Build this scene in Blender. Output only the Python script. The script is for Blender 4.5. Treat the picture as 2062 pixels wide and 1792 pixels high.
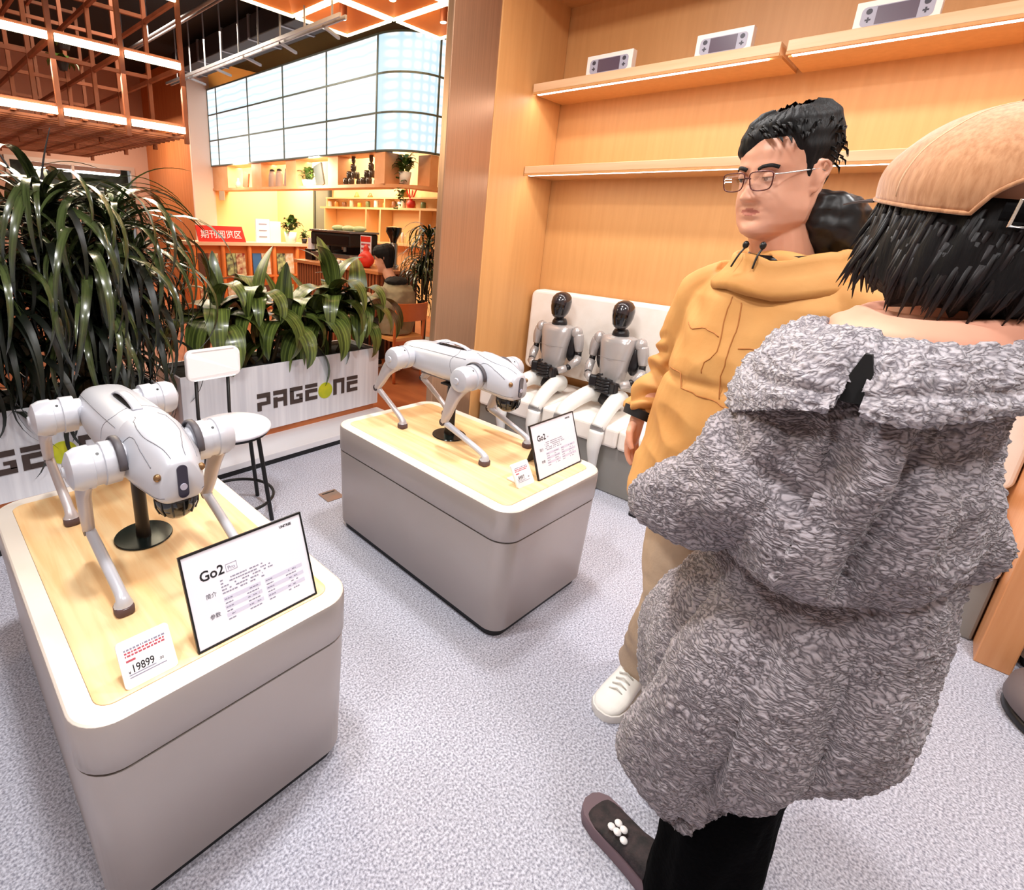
import bpy, bmesh, math, random
from mathutils import Vector, Matrix, noise
from math import sin, cos, pi, radians as R

for o in list(bpy.data.objects): bpy.data.objects.remove(o)
S = bpy.context.scene
COL = S.collection

# ------------------------------------------------------------------ camera
cam_d = bpy.data.cameras.new('camera'); cam = bpy.data.objects.new('camera', cam_d); COL.objects.link(cam)
rx = Vector((0.71435929, -0.69794359, 0.0506513)); dn = Vector((-0.17137829, -0.24466777, -0.95434122)); fw = Vector((0.67846908, 0.67306198, -0.29439307))
cam.matrix_world = Matrix(((rx.x, -dn.x, -fw.x, 0), (rx.y, -dn.y, -fw.y, 0), (rx.z, -dn.z, -fw.z, 1.5), (0, 0, 0, 1)))
cam_d.sensor_fit = 'HORIZONTAL'; cam_d.sensor_width = 36; cam_d.lens = 1050.8 / 2062 * 36
cam_d.shift_x = (1031 - 848.5) / 2062; cam_d.shift_y = -(896 - 779.4) / 2062
cam_d.clip_start = 0.05; cam_d.clip_end = 60
S.camera = cam

# ------------------------------------------------------------------ world and exposure
S.view_settings.view_transform = 'Standard'; S.view_settings.look = 'None'
S.view_settings.gamma = 1; S.view_settings.use_curve_mapping = False
S.view_settings.exposure = 0.50
W = bpy.data.worlds.new('world'); S.world = W; W.use_nodes = True
W.node_tree.nodes['Background'].inputs[0].default_value = (1.0, 0.96, 0.93, 1)
W.node_tree.nodes['Background'].inputs[1].default_value = 0.17

def area(name, loc, size, power, color, target=None, sy=None, spread=None):
    l = bpy.data.lights.new(name, 'AREA'); l.energy = power; l.color = color; l.size = size
    if sy: l.shape = 'RECTANGLE'; l.size_y = sy
    if spread: l.spread = spread
    o = bpy.data.objects.new(name, l); COL.objects.link(o); o.location = loc
    d = (Vector(target) - Vector(loc)) if target else Vector((0, 0, -1))
    o.rotation_euler = d.to_track_quat('-Z', 'Y').to_euler()
    return o
NEU = (1.0, 0.985, 0.975); WARM = (1.0, 0.84, 0.64)
# shop ceiling lamps (above the frame)
area('ceiling_lamp', (0.4, 1.2, 3.1), 0.25, 30, NEU)
area('ceiling_lamp', (1.9, 1.3, 3.1), 0.28, 30, NEU)
area('ceiling_lamp', (0.3, -0.6, 3.1), 0.3, 20, NEU)
area('ceiling_lamp', (1.9, -0.7, 3.1), 0.3, 29, NEU)
area('ceiling_lamp', (-0.9, 0.6, 3.1), 0.4, 22, NEU)
# cafe lights, two of them added to brighten the back wall
area('cafe_light', (2.2, 5.2, 3.9), 1.2, 75, WARM)
area('cafe_light', (3.2, 8.5, 4.0), 1.5, 120, WARM)
area('cafe_light', (5.7, 7.6, 2.9), 0.3, 130, (1.0, 0.82, 0.6), (6.5, 7.6, 1.6), sy=3.5)  # added, hidden behind the light box to brighten the bar wall
area('cafe_light', (5.7, 10.2, 2.9), 0.3, 150, (1.0, 0.82, 0.6), (6.5, 10.2, 1.4), sy=2.0)  # second added wash, brightens the cream wall further left
area('cafe_light', (3.4, 12.2, 3.4), 1.2, 60, WARM)

# ------------------------------------------------------------------ materials
def lin(h):
    h = h.lstrip('#'); c = [int(h[i:i+2], 16) / 255 for i in (0, 2, 4)]
    return tuple(((x / 12.92) if x <= 0.04045 else ((x + 0.055) / 1.055) ** 2.4) for x in c) + (1.0,)
MATS = {}
def mat(name, col, rough=0.5, metal=0.0, col2=None, scale=8.0, stretch=(1, 1, 1), bump=0.0, bscale=None, coat=0.0,
        emit=None, estr=0.0, trans=0.0, alpha=1.0, detail=4.0, lo=0.35, hi=0.65, sheen=0.0, spec=None, distort=0.0, bdist=0.01, sss=0.0):
    if name in MATS: return MATS[name]
    m = bpy.data.materials.new(name); m.use_nodes = True; MATS[name] = m
    nt = m.node_tree; b = nt.nodes['Principled BSDF']; N = nt.nodes.new; L = nt.links.new
    b.inputs['Base Color'].default_value = lin(col); b.inputs['Roughness'].default_value = rough; b.inputs['Metallic'].default_value = metal
    if coat: b.inputs['Coat Weight'].default_value = coat; b.inputs['Coat Roughness'].default_value = 0.1
    if trans: b.inputs['Transmission Weight'].default_value = trans
    if sheen: b.inputs['Sheen Weight'].default_value = sheen
    if spec is not None: b.inputs['Specular IOR Level'].default_value = spec
    if sss:
        b.inputs['Subsurface Weight'].default_value = sss; b.inputs['Subsurface Radius'].default_value = (0.02, 0.008, 0.004); b.inputs['Subsurface Scale'].default_value = 0.5
    b.inputs['Alpha'].default_value = alpha
    if emit: b.inputs['Emission Color'].default_value = lin(emit); b.inputs['Emission Strength'].default_value = estr
    if col2 or bump:
        tc = N('ShaderNodeTexCoord'); mp = N('ShaderNodeMapping'); mp.inputs['Scale'].default_value = stretch
        L(tc.outputs['Object'], mp.inputs['Vector'])
        n = N('ShaderNodeTexNoise'); n.inputs['Scale'].default_value = scale; n.inputs['Detail'].default_value = detail; n.inputs['Distortion'].default_value = distort
        L(mp.outputs[0], n.inputs['Vector'])
        if col2:
            r = N('ShaderNodeValToRGB'); r.color_ramp.elements[0].position = lo; r.color_ramp.elements[1].position = hi
            r.color_ramp.elements[0].color = lin(col); r.color_ramp.elements[1].color = lin(col2)
            L(n.outputs['Fac'], r.inputs[0]); L(r.outputs[0], b.inputs['Base Color'])
        if bump:
            n2 = n
            if bscale:
                n2 = N('ShaderNodeTexNoise'); n2.inputs['Scale'].default_value = bscale; n2.inputs['Detail'].default_value = 3; L(mp.outputs[0], n2.inputs['Vector'])
            bp = N('ShaderNodeBump'); bp.inputs['Strength'].default_value = bump; bp.inputs['Distance'].default_value = bdist
            L(n2.outputs['Fac'], bp.inputs['Height']); L(bp.outputs[0], b.inputs['Normal'])
    return m

M_alcove = mat('alcove_wood', '#CA9359', 0.5, col2='#D0995F', scale=5, stretch=(6, 6, .35), bump=0.05, bscale=30)
M_shelfw = mat('shelf_wood', '#DCB084', 0.45, col2='#E6BD94', scale=5, stretch=(6, .35, 6), bump=0.05, bscale=30)
M_gold = mat('copper_metal', '#A98468', 0.34, 0.6, col2='#B58E70', scale=3, stretch=(40, 40, .3), bump=0.03)
M_carpet = mat('carpet', '#8A8B9C', 0.95, col2='#DCDEEC', scale=150, detail=8, bump=0.6, bscale=420, lo=.34, hi=.64, bdist=.006)
M_wfloor = mat('cafe_floor', '#8A4A2C', 0.35, col2='#A5623C', scale=6, stretch=(1, .2, 1))
M_grey = mat('cabinet_grey', '#B6ACA6', 0.34, 0.4, col2='#BCB2AD', scale=2)
M_rim = mat('cabinet_rim', '#E6DCD0', 0.35, 0.2, col2='#EFE8E0', scale=3)
M_deck = mat('deck_wood', '#EFC188', 0.42, col2='#F8D8A6', scale=7, stretch=(5, .4, 1), bump=0.03, bscale=40, distort=.6)
M_black = mat('black_plastic', '#0A0A0C', 0.4)
M_blackg = mat('black_gloss', '#08080A', 0.08, coat=0.5)
M_dog = mat('silver_shell', '#BFC1CA', 0.3, 0.15, col2='#C6C8D0', scale=4)
M_dogd = mat('leg_shell', '#B5AEB2', 0.35, 0.3, col2='#C4BDBE', scale=5)
M_rubber = mat('rubber_foot', '#5A4648', 0.7)
M_white = mat('white_plastic', '#F0EEEE', 0.4)
M_wfab = mat('white_cushion', '#EFE6DC', 0.7, col2='#F4ECE4', scale=10, bump=.05, bscale=60)
M_sofab = mat('sofa_base', '#8F8C86', 0.4, 0.2)
M_darkp = mat('dark_paint', '#15110F', 0.6)
M_paper = mat('paper', '#EDEBF3', 0.5)
M_paper2 = mat('paper_tint', '#D3D0E2', 0.5)
M_ink = mat('ink', '#15151A', 0.6)
M_inkg = mat('ink_grey', '#8D8A9C', 0.6)
M_inkr = mat('ink_red', '#B8505C', 0.6)
M_alu = mat('brushed_aluminium', '#D0D1D8', 0.35, 0.25, col2='#E2E3E8', scale=2, stretch=(14, 14, .4))
M_owood = mat('orange_wood', '#B8642F', 0.45, col2='#CE7A42', scale=4, stretch=(.5, 6, 6))
M_letter = mat('letter_brown', '#3B2E2A', 0.5)
M_yel = mat('yellow_green', '#B9B81C', 0.5, col2='#8FA01E', scale=10)
M_led = mat('led_strip', '#FFFFFF', 0.5, emit='#FFFDF4', estr=6)
M_ledw = mat('led_warm', '#FFFFFF', 0.5, emit='#FFF3C8', estr=5)
M_skin = mat('skin', '#D69A7E', 0.45, col2='#E0A98E', scale=9, sss=0.15, bump=.05, bscale=120, bdist=.002)
M_hair = mat('black_hair', '#030203', 0.62, col2='#0C090A', scale=30, stretch=(3, 3, .4), bump=0.6, bscale=60, bdist=.004, spec=.3)

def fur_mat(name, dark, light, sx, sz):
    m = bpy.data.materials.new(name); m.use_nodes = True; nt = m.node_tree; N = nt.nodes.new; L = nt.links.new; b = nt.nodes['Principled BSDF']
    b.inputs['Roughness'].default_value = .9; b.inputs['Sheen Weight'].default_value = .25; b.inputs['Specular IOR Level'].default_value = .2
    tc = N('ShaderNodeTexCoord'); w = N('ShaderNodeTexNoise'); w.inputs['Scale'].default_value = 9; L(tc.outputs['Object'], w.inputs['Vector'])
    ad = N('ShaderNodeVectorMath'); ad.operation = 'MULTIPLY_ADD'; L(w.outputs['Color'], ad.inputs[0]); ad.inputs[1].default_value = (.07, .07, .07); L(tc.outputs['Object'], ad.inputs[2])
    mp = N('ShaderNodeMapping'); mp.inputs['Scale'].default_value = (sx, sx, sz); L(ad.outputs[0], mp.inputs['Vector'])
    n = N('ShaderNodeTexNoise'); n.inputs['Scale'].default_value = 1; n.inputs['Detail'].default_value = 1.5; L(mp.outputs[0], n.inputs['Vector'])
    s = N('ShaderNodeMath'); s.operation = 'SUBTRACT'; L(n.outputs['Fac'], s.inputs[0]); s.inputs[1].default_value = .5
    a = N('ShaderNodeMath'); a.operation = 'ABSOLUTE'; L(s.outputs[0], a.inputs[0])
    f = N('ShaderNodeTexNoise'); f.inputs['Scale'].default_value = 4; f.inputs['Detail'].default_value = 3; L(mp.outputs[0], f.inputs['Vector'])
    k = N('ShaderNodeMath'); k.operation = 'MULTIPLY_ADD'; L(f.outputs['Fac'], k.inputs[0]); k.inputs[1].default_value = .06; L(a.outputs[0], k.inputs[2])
    r = N('ShaderNodeValToRGB'); r.color_ramp.elements[0].position = .02; r.color_ramp.elements[1].position = .15; r.color_ramp.elements[0].color = lin(dark); r.color_ramp.elements[1].color = lin(light)  # fibre tones; the dark end paints self-shadow into the valleys between tufts
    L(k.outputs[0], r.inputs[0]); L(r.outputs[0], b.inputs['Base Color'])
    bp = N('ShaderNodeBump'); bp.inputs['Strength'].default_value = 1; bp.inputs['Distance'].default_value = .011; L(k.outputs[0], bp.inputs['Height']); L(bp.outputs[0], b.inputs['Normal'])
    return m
# ------------------------------------------------------------------ mesh builder
class MB:
    def __init__(s): s.v = []; s.f = []; s.mi = []; s.m = 0
    def _add(s, vs, fs):
        k = len(s.v); s.v += [tuple(v) for v in vs]; s.f += [tuple(i + k for i in f) for f in fs]; s.mi += [s.m] * len(fs); return s
    def box(s, c, d, rz=0, mt=None):
        hx, hy, hz = d[0] / 2, d[1] / 2, d[2] / 2
        vs = [Vector((x, y, z)) for x in (-hx, hx) for y in (-hy, hy) for z in (-hz, hz)]
        T = Matrix.Rotation(rz, 3, 'Z') if mt is None else mt
        vs = [T @ v + Vector(c) for v in vs]
        return s._add(vs, [(0, 1, 3, 2), (4, 6, 7, 5), (0, 4, 5, 1), (2, 3, 7, 6), (0, 2, 6, 4), (1, 5, 7, 3)])
    def b2(s, a, b):
        return s.box([(a[i] + b[i]) / 2 for i in range(3)], [abs(b[i] - a[i]) for i in range(3)])
    def loft(s, rings, cap=True, close=False):
        n = len(rings[0]); vs = [p for r in rings for p in r]; fs = []; m = len(rings)
        for i in range(m if close else m - 1):
            a = i * n; b = ((i + 1) % m) * n
            for j in range(n):
                k = (j + 1) % n; fs.append((a + j, a + k, b + k, b + j))
        if cap and not close:
            fs.append(tuple(reversed(range(n)))); fs.append(tuple(range((m - 1) * n, m * n)))
        return s._add(vs, fs)
    def tube(s, pts, rad, n=12, cap=True, flat=None, close=False):
        P = [Vector(p) for p in pts]; rings = []
        if not hasattr(rad, '__len__'): rad = [rad] * len(P)
        up = None
        for i, p in enumerate(P):
            if close: t = P[(i + 1) % len(P)] - P[i - 1]
            else: t = (P[min(i + 1, len(P) - 1)] - P[max(i - 1, 0)])
            t.normalize()
            if up is None:
                up = Vector((0, 0, 1)) if abs(t.z) < 0.9 else Vector((0, 1, 0))
            u = (up - t * up.dot(t)).normalized(); w = t.cross(u); up = u
            ra = rad[i]; rb = ra
            if flat: rb = ra * flat
            if hasattr(ra, '__len__'): ra, rb = ra
            rings.append([p + u * (cos(2 * pi * k / n) * ra) + w * (sin(2 * pi * k / n) * rb) for k in range(n)])
        return s.loft(rings, cap, close)
    def cyl(s, a, b, r0, r1=None, n=20): return s.tube([a, b], [r0, r0 if r1 is None else r1], n)
    def lathe(s, prof, c=(0, 0, 0), n=24, sx=1, sy=1, cap=True):
        return s.loft([[(c[0] + cos(2 * pi * k / n) * r * sx, c[1] + sin(2 * pi * k / n) * r * sy, c[2] + z) for k in range(n)] for r, z in prof], cap)
    def ell(s, c, r, nu=20, nv=12, T=None):
        if not hasattr(r, '__len__'): r = (r, r, r)
        rings = []
        for i in range(nv + 1):
            a = -pi / 2 + pi * i / nv; a = max(-pi / 2 + .05, min(pi / 2 - .05, a))
            ring = []
            for k in range(nu):
                v = Vector((cos(a) * cos(2 * pi * k / nu) * r[0], cos(a) * sin(2 * pi * k / nu) * r[1], sin(a) * r[2]))
                if T is not None: v = T @ v
                ring.append(v + Vector(c))
            rings.append(ring)
        return s.loft(rings)
    def prism(s, poly, a, b, ax='Z'):
        def q(p, t):
            return {'Z': (p[0], p[1], t), 'Y': (p[0], t, p[1]), 'X': (t, p[0], p[1])}[ax]
        return s.loft([[q(p, a) for p in poly], [q(p, b) for p in poly]])
    def grid(s, fn, nu, nv):
        vs = [fn(i / nu, j / nv) for j in range(nv + 1) for i in range(nu + 1)]
        return s._add(vs, [(j * (nu + 1) + i, j * (nu + 1) + i + 1, (j + 1) * (nu + 1) + i + 1, (j + 1) * (nu + 1) + i) for j in range(nv) for i in range(nu)])
    def xf(s, T, start=0):
        for i in range(start, len(s.v)): s.v[i] = tuple(T @ Vector(s.v[i]))
        return s
    def mesh(s, name, mats, smooth=False):
        me = bpy.data.meshes.new(name); me.from_pydata(s.v, [], s.f)
        for m in (mats if isinstance(mats, (list, tuple)) else [mats]): me.materials.append(m)
        if any(s.mi): me.polygons.foreach_set('material_index', s.mi)
        bm = bmesh.new(); bm.from_mesh(me); bmesh.ops.recalc_face_normals(bm, faces=bm.faces); bm.to_mesh(me); bm.free()
        if smooth: me.polygons.foreach_set('use_smooth', [True] * len(me.polygons))
        me.update(); return me
    def build(s, name, mats, parent=None, smooth=False, bevel=0, seg=2, label=None, auto=None):
        o = bpy.data.objects.new(name, s.mesh(name, mats, smooth)); COL.objects.link(o)
        if parent: o.parent = parent
        if bevel:
            m = o.modifiers.new('bevel', 'BEVEL'); m.width = bevel; m.segments = seg; m.limit_method = 'ANGLE'; m.angle_limit = R(40)
        if auto is not None: smooth_angle(o.data, auto)
        if label: o['label'] = label
        return o
def smooth_angle(me, deg):
    me.polygons.foreach_set('use_smooth', [True] * len(me.polygons))
    me.set_sharp_from_angle(angle=R(deg))
def thing(name, label, cat, loc=(0, 0, 0), rz=0, group=None):
    o = bpy.data.objects.new(name, None); COL.objects.link(o); o.empty_display_size = .05
    o.location = loc; o.rotation_euler = (0, 0, rz); return tag(o, label, cat, group)
def tag(o, label, cat, group=None):
    o['label'] = label; o['category'] = cat
    if group: o['group'] = group
    return o
def struct(o): o['kind'] = 'structure'; return o
def stuff(o): o['kind'] = 'stuff'; return o
def copy_tree(o, parent=None):
    c = o.copy(); COL.objects.link(c); c.parent = parent
    for ch in KIDS(o): copy_tree(ch, c)
    return c
def KIDS(o): return [x for x in list(COL.objects) if x.parent == o]
def rrect(x0, x1, y0, y1, r, n=6):
    P = []
    for cx, cy, a in ((x1 - r, y1 - r, 0), (x0 + r, y1 - r, 90), (x0 + r, y0 + r, 180), (x1 - r, y0 + r, 270)):
        for k in range(n + 1):
            t = R(a + 90 * k / n); P.append((cx + cos(t) * r, cy + sin(t) * r))
    return P
def text(name, string, size, m, parent, loc, mt, ext=0.0006, align='LEFT', bold=0.0, sx=1.0):
    c = bpy.data.curves.new('t', 'FONT'); c.body = string; c.size = size; c.extrude = ext; c.align_x = align; c.offset = bold; c.resolution_u = 3
    t = bpy.data.objects.new('t', c); COL.objects.link(t)
    me = bpy.data.meshes.new_from_object(t.evaluated_get(bpy.context.evaluated_depsgraph_get())); bpy.data.objects.remove(t)
    me.name = name; me.transform(Matrix.Diagonal((sx, 1, 1, 1))); me.transform(mt.to_4x4()); me.transform(Matrix.Translation(loc))
    me.materials.clear(); me.materials.append(m)
    o = bpy.data.objects.new(name, me); COL.objects.link(o)
    if parent: o.parent = parent
    return o
def MT(xa, ya):   # matrix with text x axis = xa, text y axis = ya
    xa = Vector(xa).normalized(); ya = Vector(ya).normalized(); z = xa.cross(ya)
    return Matrix((xa, ya, z)).transposed()
def fuse(mb, voxel, iters=4, fn=None):
    """one continuous skin over overlapping volumes: voxel remesh, smooth, optional displacement"""
    o = bpy.data.objects.new('tmp', mb.mesh('tmp', [])); COL.objects.link(o)
    m = o.modifiers.new('r', 'REMESH'); m.mode = 'VOXEL'; m.voxel_size = voxel
    if iters: q = o.modifiers.new('s', 'SMOOTH'); q.iterations = iters; q.factor = 0.5
    me = bpy.data.meshes.new_from_object(o.evaluated_get(bpy.context.evaluated_depsgraph_get())); bpy.data.objects.remove(o)
    if fn:
        nor = [Vector(v.normal) for v in me.vertices]
        for v, n in zip(me.vertices, nor): v.co = v.co + fn(Vector(v.co), n)
    me.polygons.foreach_set('use_smooth', [True] * len(me.polygons)); me.update(); return me
def meshobj(name, me, m, parent=None):
    me.name = name; me.materials.clear(); me.materials.append(m)
    o = bpy.data.objects.new(name, me); COL.objects.link(o)
    if parent: o.parent = parent
    return o
from mathutils.bvhtree import BVHTree
def drape(me, pts, rad, name, m, parent, off=.0, n=8, dense=6):
    t = BVHTree.FromPolygons([v.co for v in me.vertices], [tuple(p.vertices) for p in me.polygons]); out = []
    for p in catmull(pts, dense):
        c, nn, i, dd = t.find_nearest(p); out.append(c + nn * off)
    return MB().tube(out, rad, n).build(name, m, parent, smooth=True)
def gs(x, c, w): return math.exp(-((x - c) / w) ** 2)
def sst(a, b, x):
    t = max(0, min(1, (x - a) / (b - a))); return t * t * (3 - 2 * t)
def catmull(P, n):
    P = [Vector(p) for p in P]; out = []
    for i in range(len(P) - 1):
        a = P[max(i - 1, 0)]; b = P[i]; c = P[i + 1]; d = P[min(i + 2, len(P) - 1)]
        for k in range(n):
            t = k / n; out.append(0.5 * ((2 * b) + (c - a) * t + (2 * a - 5 * b + 4 * c - d) * t * t + (3 * b - a - 3 * c + d) * t ** 3))
    out.append(P[-1]); return out
def interp(T, z):
    """T = sorted list of (z, a, b, ...) -> smooth interpolation"""
    if z <= T[0][0]: return T[0][1:]
    if z >= T[-1][0]: return T[-1][1:]
    for p, q in zip(T, T[1:]):
        if z <= q[0]:
            t = (z - p[0]) / (q[0] - p[0]); t = t * t * (3 - 2 * t) * .5 + t * .5
            return tuple(a + (b - a) * t for a, b in zip(p[1:], q[1:]))
# ================================================================== the room
WX, WY, WR = 3.5, 2.25, -0.39
# floors
o = MB().b2((-3, -3, -.1), (5, 2.86, 0)).build('floor', M_carpet); struct(o)
o = MB().b2((-3, 2.86, -.1), (9, 16, -.002)).build('floor', M_wfloor); struct(o); o.name = 'floor_cafe'
h = thing('floor_box', 'square brown floor outlet cover set in the carpet near the stool', 'floor outlet', (1.553, 2.22, 0), R(-4))
MB().b2((-.055, -.055, 0), (.055, .055, .004)).build('cover_plate', mat('outlet_cover', '#7D6F66', 0.5, col2='#95715F', scale=12), h, bevel=.002)
MB().b2((-.04, .03, .004), (.04, .037, .006)).build('lifting_slot', M_darkp, h)
# alcove
struct(MB().b2((WX, WR - .1, 0), (WX + .1, WY + .1, 3.05)).build('wall_back', M_alcove))
struct(MB().b2((2.77, WY, 0), (WX, WY + .35, 3.4)).build('wall_left', M_alcove, bevel=.012))
struct(MB().b2((2.72, WR - .10, 0), (WX, WR, 3.4)).build('wall_right', mat('right_wood', '#D08C58', .4, col2='#DA9A68', scale=5, stretch=(6, 6, .35)), bevel=.004))
struct(MB().b2((WX, -3, 0), (WX + .1, WR - .1, 3.4)).build('wall_back_right', M_alcove))
struct(MB().b2((2.74, WR, 2.93), (WX, WY, 3.4)).build('ceiling_alcove', M_alcove))
struct(MB().b2((2.365, WY, 0), (2.77, WY + .05, 3.4)).build('trim_1', M_gold, bevel=.006))
struct(MB().b2((-3, -3, 3.4), (5, 2.25, 3.5)).build('ceiling', mat('shop_ceiling', '#B9A898', .9)))
# walls behind and beside the camera keep the shop closed
struct(MB().b2((-3.1, -3, 0), (-3, 2.8, 3.4)).build('wall_shop_left', mat('far_shop_wall', '#D8CBC0', .8)))
struct(MB().b2((-3, -3.1, 0), (5, -3, 3.4)).build('wall_shop_rear', MATS['far_shop_wall']))

def shelf_board(y0, y1, z0, z1, label):
    t = thing('wall_shelf', label, 'shelf', (3.14, y0, z0))
    L = y1 - y0
    MB().b2((0, 0, .012), (WX - 3.14, L, z1 - z0)).build('board', M_shelfw, t, bevel=.003)
    MB().b2((0, 0, 0), (.018, L, .012)).b2((.05, 0, 0), (WX - 3.14, L, .012)).build('underside_panel', M_alcove, t)
    MB().b2((.02, .05, -.001), (.048, L - .02, .0115)).build('led_strip', M_led, t, label='glowing white light strip')
shelf_board(.862, WY - .01, 2.352, 2.412, 'wooden wall shelf with light strip, upper row, left of the gap')
shelf_board(WR, .835, 2.352, 2.412, 'wooden wall shelf with light strip, upper row, right of the gap')
shelf_board(WR, WY - .005, 1.862, 1.92, 'long wooden wall shelf with light strip, lower row behind the man')
for y in (.9, 1.6): pass
area('shelf_led', (3.17, 1.55, 2.34), .03, 2.6, NEU, sy=1.3); area('shelf_led', (3.17, .2, 2.34), .03, 2.6, NEU, sy=1.2)
area('shelf_led', (3.17, .9, 1.85), .03, 5, NEU, sy=2.5)

# handheld console boxes on the upper shelf
M_scr = mat('dark_screen', '#5A4A58', 0.3); M_body = mat('console_print', '#A9A6B4', .5); M_btn = mat('button_print', '#3D3A44', .5); M_pbox = mat('white_box', '#F1E6DC', .5)
def console_box(x, y, w, h, label, lean=0):
    t = thing('console_box', label, 'box', (x, y, 2.413), 0, 'console boxes on the upper shelf')
    MB().b2((0, -w / 2, 0), (.05, w / 2, h)).build('carton', M_pbox, t, bevel=.002)
    g = MB().prism(rrect(-w * .42, w * .42, h * .14, h * .8, .018), -.0012, 0, 'X').build('printed_console', M_body, t)
    MB().b2((-.0022, -w * .24, h * .17), (-.0012, w * .24, h * .77)).build('printed_screen', M_scr, g)
    for s in (-1, 1):
        MB().cyl((-.0012, s * w * .33, h * .64), (-.0025, s * w * .33, h * .64), .011, n=16).build('printed_stick', M_btn, g)
        MB().prism([(s * w * .33 + x, h * .36 + z) for x, z in ((-.003, -.01), (.003, -.01), (.003, -.003), (.01, -.003), (.01, .003), (.003, .003), (.003, .01), (-.003, .01), (-.003, .003), (-.01, .003), (-.01, -.003), (-.003, -.003))], -.0024, -.0012, 'X').build('printed_pad', M_btn, g)
    return t
console_box(3.2, 1.765, .285, .112, 'small white carton printed with a grey handheld console, above the left shelf end')
console_box(3.2, 1.145, .265, .110, 'white carton printed with a grey handheld console, beside the shelf gap')
console_box(3.2, .470, .285, .112, 'large white carton printed with a handheld console, at the top edge right of the gap')

# sofa bench
t = thing('bench_sofa', 'long white cushioned bench seat with grey base in the wooden alcove', 'sofa', (2.86, WR, 0))
L = WY - WR
MB().b2((0, .005, 0), (.6, L - .02, .30)).build('base', M_sofab, t, bevel=.01)
n = 5
for i in range(n):
    a = i * (L - .03) / n + .005
    MB().b2((-.03, a, .30), (.6, a + (L - .03) / n - .004, .425)).build('seat_cushion', M_wfab, t, bevel=.02, seg=3)
MB().prism(rrect(.005, L - .025, .50, 1.095, .05), .50, .62, 'X').build('back_cushion', M_wfab, t, bevel=.02, seg=3)

# right-hand cabinet and the dark rounded base beside it
t = thing('display_cabinet', 'grey display cabinet with black plinth at the right edge, behind the coat', 'cabinet', (3.14, -.86, 0))
MB().prism(rrect(-.36, .36, -.36, .36, .06), .05, .60).build('body', M_grey, t, auto=40)
MB().prism(rrect(-.34, .34, -.34, .34, .06), 0, .05).build('plinth', M_black, t, auto=40)
MB().prism(rrect(-.37, .37, -.37, .37, .07), .60, .64).build('top', M_rim, t, auto=40, bevel=.008)
t = thing('round_ottoman', 'low dark grey rounded footstool with black rubber edge, partly out of frame', 'footstool', (2.52, -.66, 0))
MB().lathe([(.19, .03), (.21, .05), (.205, .10), (.16, .13), (.02, .135)], n=32).build('cushion', mat('ottoman_grey', '#6A5F60', .6), t, smooth=True)
MB().lathe([(.195, 0), (.205, .01), (.20, .03), (.19, .035)], n=32).build('rubber_edge', M_black, t, smooth=True)

# ================================================================== display plinths
def plinth(name, label, x, y, rz):
    t = thing(name, label, 'display stand', (x, y, 0), rz)
    a, b, H = .325, .55, .56
    def taper(z): return -.018 * (1 - z / H)
    def ring(z, ins=0, r=.085): 
        k = taper(z) - ins
        return [(p[0], p[1], z) for p in rrect(-a - k, a + k, -b - k, b + k, r, 8)]
    def ring2(z, ins): return [(p[0], p[1], z) for p in rrect(-a + ins, a - ins, -b + ins, b - ins, max(.02, .085 - ins), 8)]
    k = .012
    MB().loft([ring2(.0, .035), ring2(.045, .035)]).build('plinth_foot', M_black, t, auto=40)
    MB().loft([ring2(.035, .02), ring2(.04, .016), ring2(.43, .004)]).build('lower_body', M_grey, t, auto=40)
    MB().loft([ring2(.425, .01), ring2(.437, .01)]).build('seam', M_darkp, t)
    MB().loft([ring2(.436, .004), ring2(.440, .001), ring2(H - .012, 0), ring2(H - .003, .003)]).build('upper_body', M_grey, t, auto=40)
    MB().loft([ring2(H - .004, .003), ring2(H, .008), ring2(H, .05), ring2(H - .006, .052)]).build('rim', M_rim, t, auto=30)
    MB().loft([ring2(H - .01, .051), ring2(H + .001, .051), ring2(H + .003, .055)]).build('wood_top', M_deck, t, auto=40)
    return t
plinth('display_plinth', 'nearest grey rounded plinth with wooden top, at bottom left under the first robot dog', .405, 1.475, 0)
plinth('display_plinth', 'second grey rounded plinth with wooden top, in the middle under the second robot dog', 1.70, 1.42, R(-2.5))
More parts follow.
